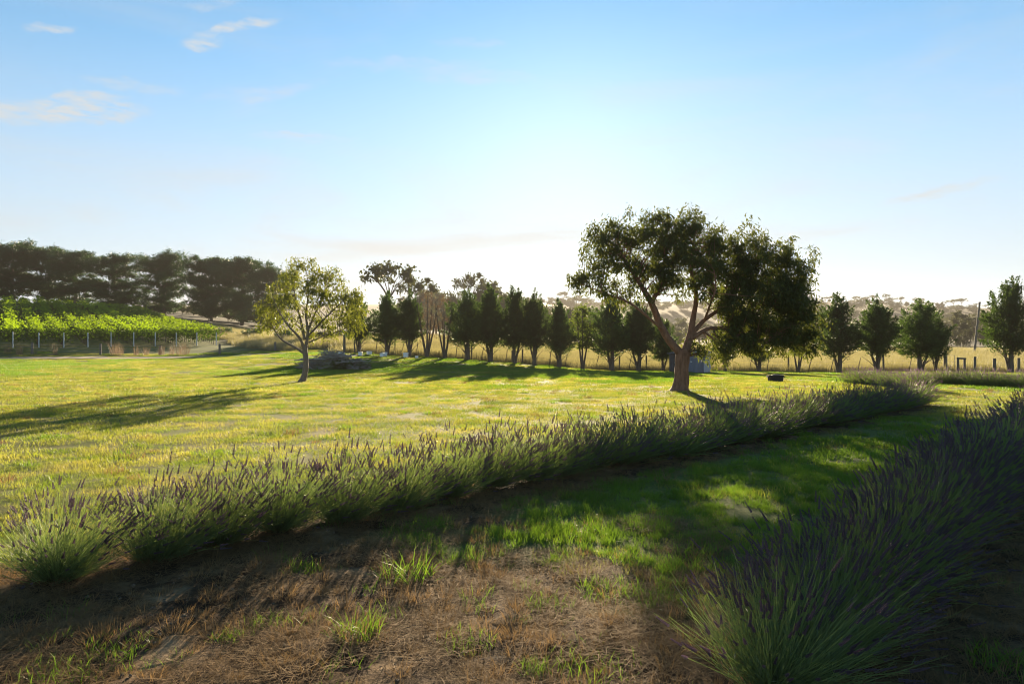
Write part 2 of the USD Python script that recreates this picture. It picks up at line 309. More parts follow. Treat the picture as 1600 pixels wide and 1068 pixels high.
def axis(stops):
    out = [stops[0][0]]
    for (a, s0), (b, s1) in zip(stops[:-1], stops[1:]):
        n = max(1, int(round((b - a) / ((s0 + s1) / 2)))); k = np.linspace(0, 1, n + 1)[1:]
        w = np.cumsum(np.linspace(s0, s1, n)); out += list(a + (b - a) * w / w[-1])
    return np.array(out)
gx = axis([(-1700, 60), (-400, 20), (-100, 2.5), (-30, .8), (-8, .14), (8, .14), (30, .8), (100, 2.5), (400, 20), (1700, 60)])
gy = axis([(-300, 40), (-20, 3), (1.0, .25), (2.5, .07), (8, .10), (20, .35), (45, .8), (120, 2.5), (400, 12), (1000, 25), (1700, 50)])
X, Y = np.meshgrid(gx, gy, indexing='xy'); Z = T(X, Y)
zb, zl, zp, zt = zones(X, Y)
q = np.stack([X, Y, 0 * X], -1)
i, j = np.meshgrid(np.arange(len(gy) - 1), np.arange(len(gx) - 1), indexing='ij'); w = len(gx)
gf = np.stack([i * w + j, i * w + j + 1, (i + 1) * w + j + 1, (i + 1) * w + j], -1).reshape(-1, 4)

def ground_material():
    nodes = {'g': ('geometry', {}), 'z': ('attribute', {'attribute': 'zone'}), 's': ('separate_color', {}),
             'n1': ('noise_texture', {'scale': 1.1, 'detail': 6.0, 'roughness': .65}), 'n1r': ('map_range', {'from_min': .40, 'from_max': .68, 'clamp': True}),
             'n2': ('noise_texture', {'scale': 26.0, 'detail': 6.0, 'roughness': .7}), 'n3': ('noise_texture', {'scale': .012, 'detail': 8.0, 'roughness': .6}),
             'lawn': ('mix', {'color1': (.10, .115, .025), 'color2': (.17, .145, .06)}), 'soil': ('rgb_ramp', {'ramp': [(.36, (.022, .014, .008)), (.48, (.06, .036, .02)), (.57, (.15, .098, .052)), (.70, (.28, .20, .115))]}), 'n4': ('noise_texture', {'scale': 2.4, 'detail': 7.0, 'roughness': .7}),
             'past': ('rgb_ramp', {'ramp': [(.35, (.022, .026, .012)), (.5, (.045, .042, .02)), (.64, (.08, .066, .034))]}), 'green': ('rgb_ramp', {'ramp': [(.35, (.06, .085, .02)), (.65, (.13, .15, .04))]}),
             'a': ('mix', {}), 'b': ('mix', {}), 'c': ('mix', {}), 'bump': ('bump', {'strength': .9, 'distance': .03}), 'p': ('principled_bsdf', {'roughness': .95, 'specular_ior_level': .1})}
    links = [('g.position', 'n1.vector'), ('g.position', 'n2.vector'), ('g.position', 'n3.vector'), ('z.color', 's.color'), ('n1.fac', 'n1r.value'), ('n1r.result', 'lawn.fac'), ('g.position', 'n4.vector'), ('n4.fac', 'soil.fac'), ('n3.fac', 'past.fac'), ('n2.fac', 'green.fac'),
             ('lawn.color', 'a.color1'), ('green.color', 'a.color2'), ('s.g', 'a.fac'), ('a.color', 'b.color1'), ('past.color', 'b.color2'), ('s.b', 'b.fac'), ('b.color', 'c.color1'), ('soil.color', 'c.color2'), ('s.r', 'c.fac'),
             ('c.color', 'p.base_color'), ('n2.fac', 'bump.height'), ('bump.normal', 'p.normal')]
    return usdkit.material(stage, '/World/Looks/ground_cover', nodes, links, surface='p.BSDF')
ground = usdkit.mesh(stage, '/World/ground', (np.stack([X, Y, Z], -1).reshape(-1, 3), gf), ground_material(), True)
pv = UsdGeom.PrimvarsAPI(ground)
pv.CreatePrimvar('zone', Sdf.ValueTypeNames.Color3fArray, 'vertex').Set(Vt.Vec3fArray.FromNumpy(np.stack([zb, zl, zp], -1).reshape(-1, 3).astype(np.float32)))
say(ground.GetPrim(), kind='structure')

tx, ty = np.meshgrid(np.linspace(-95, -20, 150), np.linspace(0, 1, 7)); tyy = 60.5 + .4 * np.sin(tx * .11) + (ty - .5) * (2.6 + .5 * np.sin(tx * .7 + 3 * ty)) * np.clip((-20 - tx) / 6, .15, 1)
k_, j_ = np.meshgrid(np.arange(6), np.arange(149), indexing='ij')
track = usdkit.mesh(stage, '/World/dirt_track', (np.stack([tx, tyy, T(tx, tyy) + .025], -1).reshape(-1, 3), np.stack([k_ * 150 + j_, k_ * 150 + j_ + 1, (k_ + 1) * 150 + j_ + 1, (k_ + 1) * 150 + j_], -1).reshape(-1, 4)), M('track_earth', (.17, .13, .08), (.36, .29, .20), 1.3, .95), True)
say(track.GetPrim(), kind='structure')

# ------------------------------------------------------------------ haze
hz = M('x', (0, 0, 0), (0, 0, 0)) if False else usdkit.material(stage, '/World/Looks/air', {'v': ('principled_volume', {'color': (.93, .90, .86), 'density': .00008, 'anisotropy': .45})}, volume='v.volume')
hb = trimesh.creation.box((3600, 2300, 100)); hb.apply_translation((0, 650, 32))
HB_LOW = float(Z.min()) - 1.0; hb.vertices[:, 2] = np.where(hb.vertices[:, 2] < 0, HB_LOW, 82)
single('haze', hb, hz, kind='stuff')

# ------------------------------------------------------------------ grass
def disc(rng, n, r):
    a, q = rng.uniform(0, 2 * np.pi, n), r * np.sqrt(rng.uniform(0, 1, n)); return np.stack([q * np.cos(a), q * np.sin(a), 0 * a], 1)
def turf(seed, n, r, h, w, lean=.5, curl=.7, clump=0.0, seg=2):
    g = np.random.default_rng(seed); b = disc(g, n, r)
    if clump:
        k = disc(g, max(3, int(clump)), r); b = k[g.integers(0, len(k), n)] + disc(g, n, r * .22)
    b[:, 2] = -.012
    return blades(b, g.uniform(0, 2 * np.pi, n), np.abs(g.normal(0, lean, n)), g.uniform(.1, curl, n), g.uniform(*h, n), g.uniform(*w, n), seg, g.uniform(0, np.pi, n))
def litter(seed, n, r):
    """flat-lying straw with a few fuzzy dry tufts"""
    g = np.random.default_rng(seed); b = disc(g, n, r); b[:, 2] = g.uniform(.0, .025, n)
    v1, f1 = blades(b, g.uniform(0, 2 * np.pi, n), g.uniform(1.2, 1.6, n), g.uniform(-.3, .3, n), g.uniform(.02, .12, n), g.uniform(.0015, .0035, n), 2, g.uniform(.6, 2.5, n)); return v1, f1
def dry_tuft(seed, n, r):
    g = np.random.default_rng(seed); b2 = disc(g, n, r * .45); b2[:, 2] = -.01; a = np.arctan2(b2[:, 1], b2[:, 0]) + g.normal(0, .6, n)
    return blades(b2, a, np.abs(g.normal(.95, .45, n)), g.uniform(-.3, .6, n), g.uniform(.03, .085, n), g.uniform(.0016, .0032, n), 3, g.uniform(0, 3, n))

def scatter(name, label, cat, protos, pts, zz, rng, smin=.8, smax=1.25, material=None, which=None):
    inst = UsdGeom.PointInstancer.Define(stage, '/World/' + numbered(name)); rel = inst.CreatePrototypesRel()
    for k, (mesh, m) in enumerate(protos):
        p = usdkit.mesh(stage, f'{inst.GetPath()}/blades_{k:03d}' if k else f'{inst.GetPath()}/blades', mesh, m); rel.AddTarget(p.GetPath())
    n = len(pts); a = rng.uniform(0, 2 * np.pi, n) / 2; s = rng.uniform(smin, smax, n)
    inst.CreateProtoIndicesAttr(Vt.IntArray.FromNumpy((rng.integers(0, len(protos), n) if which is None else which).astype(np.int32)))
    inst.CreatePositionsAttr(Vt.Vec3fArray.FromNumpy(np.column_stack([pts, zz]).astype(np.float32)))
    inst.CreateOrientationsAttr(Vt.QuathArray([Gf.Quath(float(math.cos(q)), 0, 0, float(math.sin(q))) for q in a]))
    inst.CreateScalesAttr(Vt.Vec3fArray.FromNumpy(np.repeat(s[:, None], 3, 1).astype(np.float32)))
    say(inst.GetPrim(), label, cat, None, 'stuff')

def spots(rng, y0, y1, cell, margin=1.5, xk=.80):
    """jittered grid over the ground in view between two distances"""
    ys = np.arange(y0, y1, cell); out = []
    for yy in ys:
        hw = xk * yy + margin; xs = np.arange(-hw, hw, cell); out.append(np.stack([xs, np.full(len(xs), yy)], 1))
    p = np.vstack(out); return p + rng.uniform(-.5, .5, p.shape) * cell * 1.1

rng = np.random.default_rng(7)
layers = {'lawn': [], 'lush': [], 'straw': []}
for k, (y0, y1, cell) in enumerate([(2.2, 9, .30), (9, 22, .62), (22, 66, 1.1)]):
    p = spots(rng, y0, y1, cell); b, l, pa, tr = zones(p[:, 0], p[:, 1]); r = rng.uniform(0, 1, len(p))
    keep = (pa < .5) & (tr < .5)
    layers['lawn'].append((k, p[keep & (r > b + .15 * (b > .1)) & (r > l * .7)]))
    layers['lush'].append((k, p[keep & (rng.uniform(0, 1, len(p)) < l * 1.25) & (b < .5)]))
    if k < 2: layers['straw'].append((k, p[keep & (b > .12) & (nz(p[:, 0], p[:, 1], 1.6, 31) + .25 * rng.uniform(-1, 1, len(p)) > .36)]))
def lay(name, label, cat, sets, protos_of, rng, smin=.8, smax=1.25):
    protos, pts, which = [], [], []
    for k, p in sets:
        pr = protos_of(k); which.append(len(protos) + rng.integers(0, len(pr), len(p))); protos += pr; pts.append(p)
    pts = np.vstack(pts); scatter(name, label, cat, protos, pts, T(pts[:, 0], pts[:, 1]), rng, smin, smax, which=np.concatenate(which))
SIZE = [(.30, 420, (.025, .065), (.0025, .0045)), (.62, 560, (.03, .075), (.006, .010)), (1.1, 800, (.035, .08), (.012, .024))]
lay('lawn_grass', 'short yellow green mown grass of the wide sunlit lawn', 'grass', layers['lawn'], lambda k: [(turf(100 + 10 * k + s, SIZE[k][1], SIZE[k][0] * .75, SIZE[k][2], SIZE[k][3], .55, .9), mat['lawn']) for s in range(4)], rng)
lay('green_grass', 'lush green grass strip between the two lavender rows', 'grass', layers['lush'], lambda k: [(turf(200 + 10 * k + s, int(SIZE[k][1] * 1.1), SIZE[k][0] * .75, (.04, .10) if k < 2 else (.04, .10), SIZE[k][3], .5, .9, clump=10 if k < 2 else 0), mat['green']) for s in range(4)], rng)
lay('straw_litter', 'dry straw and stubble lying on the dark bare soil', 'straw', layers['straw'], lambda k: [(litter(300 + 10 * k + s, (640, 640)[k], (.24, .45)[k]), mat['straw']) for s in range(5)], rng, .7, 1.4)
q_ = spots(rng, 2.3, 10, .135); b_, _, _, _ = zones(q_[:, 0], q_[:, 1]); q_ = q_[(b_ > .15) & (nz(q_[:, 0], q_[:, 1], 1.3, 33) + .35 * rng.uniform(-1, 1, len(q_)) > .46)]
scatter('dry_tufts', 'fuzzy low tufts of dry brown grass over the bare foreground', 'dry grass', [(dry_tuft(330 + s, 120, .11), mat['straw']) for s in range(6)], q_, T(q_[:, 0], q_[:, 1]), rng, .6, 1.5)
q_ = spots(rng, 2.3, 11, .30); b_, _, _, _ = zones(q_[:, 0], q_[:, 1]); q_ = q_[(b_ > .15) & (nz(q_[:, 0], q_[:, 1], .9, 35) + .3 * rng.uniform(-1, 1, len(q_)) > .56)]
scatter('weed_tufts', 'thin scattered olive grass blades growing through the straw', 'grass', [(turf(350 + s, 45, .11, (.03, .10), (.0022, .004), .6, .9), mat['green']) for s in range(4)], q_, T(q_[:, 0], q_[:, 1]), rng, .6, 1.3)
# tall dry pasture beyond the fence
pp = np.vstack([spots(rng, 52, 75, 1.2, 6, .85), spots(rng, 75, 140, 2.6, 6, .85)]); _, _, pa, _ = zones(pp[:, 0], pp[:, 1])
pp = pp[(pa > .5) & (pp[:, 0] > -75)]
scatter('pasture_grass', 'tall dry golden grass of the field behind the fence', 'grass', [(turf(400 + s, 520, 1.3, (.35, .85), (.012, .022), .22, .6), mat['pasture']) for s in range(4)], pp, T(pp[:, 0], pp[:, 1]), rng, .8, 1.2)

def clod(seed):
    g = np.random.default_rng(seed); m = trimesh.creation.icosphere(1, .007); m.vertices *= g.uniform(.7, 1.3, 3) * [1, 1, .7]; m.vertices *= 1 + .5 * (g.uniform(0, 1, (len(m.vertices), 1)) - .5); return m
q_ = spots(rng, 2.3, 9, .085); b_, _, _, _ = zones(q_[:, 0], q_[:, 1]); q_ = q_[(b_ > .3) & (nz(q_[:, 0], q_[:, 1], 1.7, 39) + .3 * rng.uniform(-1, 1, len(q_)) > .52)]
scatter('soil_clods', 'small dark crumbs and clods of soil on the bare ground', 'clods', [(clod(390 + s), mat['soilclod']) for s in range(5)], q_, T(q_[:, 0], q_[:, 1]), rng, .4, 1.9)
q_ = spots(rng, 4, 34, .55); b_, _, p_, t_ = zones(q_[:, 0], q_[:, 1]); q_ = q_[(b_ < .2) & (p_ < .3) & (t_ < .3) & (nz(q_[:, 0], q_[:, 1], .8, 37) + .3 * rng.uniform(-1, 1, len(q_)) > .62)]
scatter('lawn_weeds', 'small coarse darker weeds and dry stalks dotting the lawn', 'weeds', [(turf(370 + s, 60, .12, (.05, .12), (.006, .012), .8, .9), mat[('green', 'straw', 'lawn')[s % 3]]) for s in range(6)], q_, T(q_[:, 0], q_[:, 1]), rng, .6, 1.4)
# green tufts one can point at in the foreground
def tuft_model(name, seed, n, r, h):
    m = model(name); part(m, 'blades', turf(seed, n, r, h, (.0028, .0055), .75, 1.1, seg=3), mat['green'], kind='stuff')
    g = np.random.default_rng(seed); k = n // 4; b = disc(g, k, r); b[:, 2] = -.01
    part(m, 'dry_blades', blades(b, g.uniform(0, 6.3, k), np.abs(g.normal(0, .7, k)), g.uniform(.1, .9, k), g.uniform(h[0] * .7, h[1] * .8, k), .004, 2), mat['straw'], kind='stuff'); return str(m.GetPath())
TM = [tuft_model('tuft_model', 501, 300, .13, (.03, .10)), tuft_model('tuft_model_001', 502, 220, .12, (.05, .15)), tuft_model('tuft_model_002', 503, 340, .17, (.03, .085))]
for k, (px, py, s, mm, lab) in enumerate([
        (645, 852, 1.1, 0, 'bright green grass tuft on bare soil, below the gap in the long lavender row'), (632, 905, 1.25, 1, 'spiky green grass tuft with long blades in the middle of the straw'),
        (728, 1000, .95, 0, 'small green tuft low in the centre of the bare foreground'), (857, 940, .95, 0, 'dense green tuft on straw, left of the tuft before the near lavender'),
        (926, 1026, 1.15, 2, 'broad dark green tuft nearest the lower end of the right lavender row'), (555, 995, .9, 1, 'thin yellow green tuft on dark soil left of centre'),
        (75, 1058, 1.0, 0, 'green tuft at the bottom left corner of the straw'), (190, 1010, .8, 2, 'low green tuft in the straw, right above the corner tuft'),
        (470, 895, .9, 0, 'pale green tuft in the straw right beside the lavender shade'), (960, 925, 1.0, 2, 'loose green tuft at the edge of the green strip'),
        (1575, 1045, 1.1, 0, 'green tuft at the right edge beyond the right lavender row'), (760, 862, .8, 2, 'flat green tuft just before the green strip'),
        (1090, 870, 1.2, 0, 'thick green tuft where the green strip meets the right lavender'), (905, 832, 1.0, 2, 'wide green tuft at the near edge of the green strip'),
        (420, 975, .6, 1, 'sparse thin tuft on straw between two dark soil patches'), (985, 880, .9, 0, 'green tuft on the bare patch inside the green strip'), (355, 1000, .55, 0, 'tiny green tuft in straw at lower left'), (835, 1040, .5, 1, 'tiny tuft near the bottom edge, right of centre')]):
    D = EYE * 1067 / (py - 534); p = on(px, D)
    thing('grass_tuft', lab, 'grass tuft', p, k * 1.7, s * 1.3, 'green grass tufts on the bare foreground', TM[mm])

# ------------------------------------------------------------------ lavender
def spike(g, at, d, L, R, whorls=6, petals=5, taper=True):
    """one flower head: rings of little buds up a thin stalk"""
    d = d / np.linalg.norm(d); a = np.cross(d, [0.3, .8, .1]); a /= np.linalg.norm(a); b = np.cross(d, a); V, F = [], []; n = 0
    for w in range(whorls):
        s = (w + .3) / whorls; c = at + d * L * s; rr = R * (1 - .55 * s if taper else 1) * g.uniform(.8, 1.15)
        for q in range(petals):
            t = 2 * np.pi * (q + .5 * (w % 2)) / petals + g.uniform(-.3, .3); o = a * math.cos(t) + b * math.sin(t); sd = np.cross(d, o)
            hl = L / whorls * g.uniform(.9, 1.3)
            V += [c, c + o * rr + d * hl * .45 + sd * rr * .5, c + o * rr * .7 + d * hl * 1.15, c + o * rr + d * hl * .45 - sd * rr * .5]
            F += [[n, n + 1, n + 2], [n, n + 2, n + 3]]; n += 4
    return np.array(V), np.array(F)

def lavender_model(name, seed, nst, near, wmul=1.0, fm='lavflower'):
    g = np.random.default_rng(seed); m = model(name)
    az = g.uniform(0, 2 * np.pi, nst); th = (1.06 if near else 1.15) * np.sqrt(g.uniform(0.0, 1, nst)); L = g.uniform(.44, .60, nst) * (1 - .12 * th)
    base = np.stack([np.cos(az), np.sin(az), 0 * az], 1) * (g.uniform(.0, .13, nst) * th / .9)[:, None]
    seg = 4; s = np.linspace(0, 1, seg + 1)
    d0 = np.stack([np.sin(th) * np.cos(az), np.sin(th) * np.sin(az), np.cos(th)], 1) + g.normal(0, .09, (nst, 3)); d0[:, 0] += .20; d0[:, 2] += .05; d0 = unit(d0)
    bend = np.stack([g.normal(.05, .11, nst), g.normal(0, .11, nst), g.normal(.05, .10, nst)], 1)
    pts = base[:, None] + d0[:, None] * (L[:, None] * s[None])[..., None] + bend[:, None] * (s ** 2)[None, :, None] * L[:, None, None]
    pts[..., 2] = np.maximum(pts[..., 2], .01 + .03 * s)
    tw = g.uniform(0, np.pi, nst); side = unit(np.cross(d0, np.stack([np.cos(tw), np.sin(tw), .3 + 0 * tw], 1)))
    w = ((.0011 if near else .0018) * wmul * (1.25 - .5 * s))[None, :, None]
    v = np.stack([pts - side[:, None] * w, pts + side[:, None] * w], 2).reshape(nst, -1, 3); f = []
    for i in range(seg): f += [[2 * i, 2 * i + 1, 2 * i + 3], [2 * i, 2 * i + 3, 2 * i + 2]]
    part(m, 'stems', (v.reshape(-1, 3), (np.array(f)[None] + (np.arange(nst) * (2 * seg + 2))[:, None, None]).reshape(-1, 3)), mat['lavstem'], kind='stuff')
    nl = nst * (7 if near else 4); k = g.integers(0, nst, nl); t = g.beta(1.3, 2.0, nl) * .85; i0 = np.minimum((t * seg).astype(int), seg - 1); fr = t * seg - i0
    c = pts[k, i0] * (1 - fr)[:, None] + pts[k, i0 + 1] * fr[:, None]
    part(m, 'foliage', leaves(c, d0[k] + g.normal(0, .45, (nl, 3)) + [0, 0, .2], g.normal(0, 1, (nl, 3)), g.uniform(.03, .075, nl) * (1.0 if near else 1.25), g.uniform(.003, .0055, nl) * wmul), mat['lavleaf'], kind='stuff')
    tip = pts[:, -1]; td = unit(pts[:, -1] - pts[:, -2]); fl = g.permutation(nst)[:int(nst * .28 if near else nst * .44)]; rest = MB()
    for q in fl:
        v, f = spike(g, tip[q], td[q], g.uniform(.045, .095), .0075 * (1 if near else 1.35), 7 if near else 4, 5 if near else 3)
        if near and tip[q][2] > .12: part(m, 'flower_spike', (v, f), mat[fm])
        else: rest.add(v, f)
    if rest.v: part(m, 'flower_spikes', rest, mat[fm], kind='stuff')
    return str(m.GetPath())
LN = [lavender_model('near_lavender' + ('' if k == 0 else f'_{k:03d}'), 600 + k, 780, True) for k in range(4)]
LF = [lavender_model('far_lavender' + ('' if k == 0 else f'_{k:03d}'), 650 + k, 330, False, 1.9) for k in range(4)]
LP = [lavender_model('pale_lavender' + ('' if k == 0 else f'_{k:03d}'), 670 + k, 330, False, 1.9, 'lit_tone_flower') for k in range(3)]  # far bushes: same plant, sunlight carried by the flower colour
ORD = ['first', 'second', 'third', 'fourth', 'fifth', 'sixth', 'seventh', 'eighth', 'ninth', 'tenth', 'eleventh', 'twelfth']
def lavender(xy, k, near, label, group, s=1.0, pr=None):
    z = Tz(*xy); pr = pr or (LN if near else LF)
    thing('lavender_bush', label, 'lavender bush', (xy[0], xy[1], z - .01), rng.uniform(-.45, .45) + (math.pi if False else 0), (s * rng.uniform(.95, 1.1), s * rng.uniform(.95, 1.1), s * rng.uniform(.92, 1.08)), group, pr[rng.integers(0, len(pr))])
us = [0.0, .62, 1.1, 1.6, 2.15]; u = 2.15
while u < 18.3: u += rng.uniform(.5, .62) * (1.25 if abs(u - 2.7) < .3 else 1); us.append(u)
for k, u in enumerate(us):
    n = k < 10
    lavender(row_xy(u, rng.uniform(-.06, .06)), k, n, f'{ORD[k]} lavender bush from the left end of the long lavender row' if k < 12 else 'lavender bush merging into the far shaded half of the long row' if u < 16.2 else 'lavender bush with sunlight painted into its flowers at the far tip of the long row',
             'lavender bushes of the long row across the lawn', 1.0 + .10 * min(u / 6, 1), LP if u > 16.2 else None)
ub, k = 0.0, 0
while ub < 15.5:
    lavender(B0 + BU * ub + BV * rng.uniform(-.06, .06), k, k < 10, f'{ORD[k]} lavender bush from the near end of the right hand row' if k < 12 else 'lavender bush in the far part of the right hand row', 'lavender bushes of the right hand row', .98 + .22 * min(ub / 5, 1))
    ub += rng.uniform(.50, .62); k += 1
for a, b, n, lab, grp in ((P(1425, 593, 29)[:2], (19.5, 21.0), 18, 'lavender bush with sunlight painted into its flowers in the row at the right edge before the fence', 'lavender bushes of the far right row'),
                          (P(1328, 594, 29)[:2], P(1437, 610, 22.5)[:2], 12, 'lavender bush with sunlight painted into its flowers in the short row behind the end of the long row', 'lavender bushes of the short far row')):
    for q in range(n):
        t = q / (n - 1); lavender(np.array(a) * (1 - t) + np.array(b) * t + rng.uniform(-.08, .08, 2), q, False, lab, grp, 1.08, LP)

# ------------------------------------------------------------------ trees
def clump_leaves(g, centers, per, r, L, W, hang=.7, flat=1.0):
    c = np.repeat(centers, per, 0); n = len(c); rr = np.repeat(np.broadcast_to(r, (len(centers),)), per)
    off = g.normal(0, 1, (n, 3)); off = unit(off) * (np.abs(g.normal(.62, .3, n)))[:, None]; off[:, 2] *= flat
    p = c + off * rr[:, None]; d = unit(g.normal(0, 1, (n, 3)) * (1 - hang) + np.array([0, 0, -hang])); return leaves(p, d, g.normal(0, 1, (n, 3)) * [1, 1, .3], g.uniform(.7, 1.25, n) * L, g.uniform(.7, 1.2, n) * W)
def grow(g, limb_pts, limb_r, centers, sides=4):
    """twigs that join every leaf clump to the nearest point of the limbs below it"""
    tree = cKDTree(limb_pts); out = MB()
    for c in centers:
        d, i = tree.query(c - [0, 0, .25]); a = limb_pts[i]; r = min(limb_r[i] * .55, .035 * min(d, 2) + .006)
        mid = (a + c) / 2 + g.normal(0, .08, 3) * d + [0, 0, .10 * d]
        out.add(*tube(curve([a, mid, c], 4), np.linspace(r, .004, 5)[:len(curve([a, mid, c], 4))], sides, cap=False))
    return out
def gum(name, label, base, trunk, limbs, blobs, D, per, leafmat, barkmat, seed, L=.15, W=.04, cl=.27, dens=1.0, bark2=None):
    """trunk and limbs: lists of (px, py, depth offset, radius); blobs: crown masses (px, py, rx, ry, depth offset, clumps)"""
    g = np.random.default_rng(seed); o = np.array([*base]); t = thing(name, label, 'tree', o)
    cv = lambda l, n: (curve([P(a, b, D + c) - o for a, b, c, r in l], n), None)
    def limb(l, n, sides, rough):
        p = curve([P(a, b, D + c) - o for a, b, c, r in l], n); r = np.interp(np.linspace(0, 1, len(p)), np.linspace(0, 1, len(l)), [q[3] * (.86 if sides == 10 else .95) for q in l])
        return p, r, tube(p, r, sides, rough, seed)
    p, r, m = limb(trunk, 24, 18, .16); part(t, 'trunk', m, barkmat, True); LP, LR = [p[len(p) * 2 // 3:]], [r[len(p) * 2 // 3:]]
    for l in limbs:
        p, r, m = limb(l, 24, 10, .12); part(t, 'branch', m, bark2 or barkmat, True); LP.append(p[3:]); LR.append(r[3:])
    C, RR = [], []
    for px, py, rx, ry, dd, n in blobs:
        n = int(n * dens); q = unit(g.normal(0, 1, (n, 3))) * (g.uniform(.25, 1, n) ** .45)[:, None] * (1 + .18 * g.normal(0, 1, (n, 1)))
        c = P(px, py, D + dd) - o; s = D / 1067; C.append(c + q * [rx * s, min(rx, ry) * s * 1.1, ry * s])
    C = np.vstack(C); part(t, 'twigs', grow(g, np.vstack(LP), np.concatenate(LR), C), barkmat, kind='stuff')
    part(t, 'crown', clump_leaves(g, C, per, g.uniform(.7, 1.3, len(C)) * cl, L, W, .62), leafmat, kind='stuff'); return t
DG = 22.5
gum('gum_tree', 'large spreading gum tree with forked reddish trunk standing alone on the lawn', on(1063, DG),
    [(1062, 614, 0, .40), (1063, 606, 0, .29), (1065, 590, 0, .25), (1066, 570, 0, .235), (1067, 552, 0, .25), (1068, 544, 0, .20)],
    [[(1064, 553, 0, .16), (1046, 532, -.1, .15), (1032, 508, -.2, .13), (1022, 482, -.3, .12), (1008, 456, -.3, .095), (985, 420, -.2, .06), (965, 385, 0, .02)],
     [(1018, 475, -.3, .09), (1030, 445, .2, .075), (1040, 400, .4, .055), (1042, 350, .5, .015)],
     [(1070, 552, 0, .17), (1078, 525, .2, .14), (1084, 492, .3, .10), (1088, 460, .3, .085), (1080, 420, .2, .06), (1085, 370, .2, .015)],
     [(1079, 524, .2, .10), (1100, 500, .4, .085), (1122, 484, .6, .07), (1150, 455, .8, .055), (1180, 410, 1.0, .02)],
     [(1082, 528, .2, .10), (1104, 514, .3, .08), (1128, 511, .4, .07), (1165, 500, .5, .055), (1220, 470, .6, .03), (1250, 455, .6, .01)],
     [(1036, 515, -.2, .06), (1018, 500, -.6, .05), (985, 474, -1.0, .04), (945, 458, -1.2, .025), (912, 445, -1.2, .01)],
     [(1100, 502, .4, .05), (1108, 480, -.3, .045), (1118, 450, -.6, .03), (1115, 420, -.8, .01)],
     [(1128, 511, .4, .05), (1160, 525, .2, .04), (1200, 535, 0, .02)]],
    [(1005, 393, 62, 43, 0, 80), (1045, 362, 58, 36, .4, 80), (1090, 382, 38, 40, .3, 55), (1075, 418, 55, 36, -.3, 48), (955, 375, 38, 38, 0, 42), (935, 400, 30, 35, -.4, 18), (908, 442, 16, 22, -1.2, 12), (1015, 436, 70, 24, -.4, 26), (985, 462, 50, 18, -.6, 10), (950, 448, 28, 22, -.8, 8), (1095, 450, 40, 22, -.3, 14), (1110, 430, 25, 45, 0, 24), (1130, 398, 20, 34, .5, 26), (1132, 450, 18, 34, .5, 18),
     (1165, 395, 34, 38, .8, 50), (1195, 420, 55, 55, .8, 120), (1235, 440, 38, 55, .6, 85), (1195, 480, 75, 48, .5, 150), (1245, 500, 34, 45, .5, 70), (1150, 470, 32, 48, .4, 52), (1190, 525, 70, 24, .3, 75), (1150, 530, 35, 26, .2, 34), (1114, 546, 28, 20, -.2, 13), (1085, 538, 16, 16, .3, 5), (1262, 535, 18, 22, .4, 18)],
    DG, 56, mat['gum'], mat['gumbark'], 41)
DY = 28.0
gum('young_gum_tree', 'slender young gum with pale vase shaped limbs left on the lawn', on(474, DY),
    [(471, 598, 0, .17), (475, 588, 0, .125), (478, 570, 0, .115), (477, 552, 0, .11), (476, 540, 0, .10)],
    [[(476, 552, 0, .08), (462, 543, .1, .06), (440, 530, .3, .045), (425, 510, .5, .03), (410, 490, .6, .01)],
     [(475, 545, 0, .08), (468, 528, -.2, .06), (450, 508, -.4, .045), (435, 485, -.5, .03), (425, 462, -.5, .01)],
     [(477, 545, 0, .085), (481, 520, .1, .07), (478, 490, .2, .05), (482, 455, .3, .03), (478, 418, .3, .01)],
     [(476, 530, 0, .07), (470, 500, .3, .05), (462, 470, .4, .035), (458, 440, .4, .01)],
     [(481, 525, .1, .055), (500, 505, 0, .045), (520, 485, -.2, .03), (545, 462, -.3, .01)],
     [(480, 518, .1, .055), (492, 490, .4, .045), (508, 455, .5, .03), (520, 425, .5, .01)],
     [(482, 535, .1, .04), (505, 525, .3, .03), (535, 515, .4, .02), (555, 505, .4, .01)]],
    [(478, 425, 32, 22, .3, 34), (515, 440, 36, 24, .4, 38), (450, 445, 34, 24, .3, 34), (425, 478, 24, 24, .1, 26), (412, 500, 16, 22, .5, 14), (480, 465, 50, 26, 0, 46), (530, 470, 36, 24, 0, 38), (558, 480, 20, 26, -.2, 24), (515, 500, 44, 20, .3, 34), (550, 510, 22, 16, .4, 15), (445, 500, 30, 16, .2, 18), (500, 520, 30, 12, .3, 12)],
    DY, 36, mat['younggum'], mat['palebark'], 43, .15, .042, .27, .8)

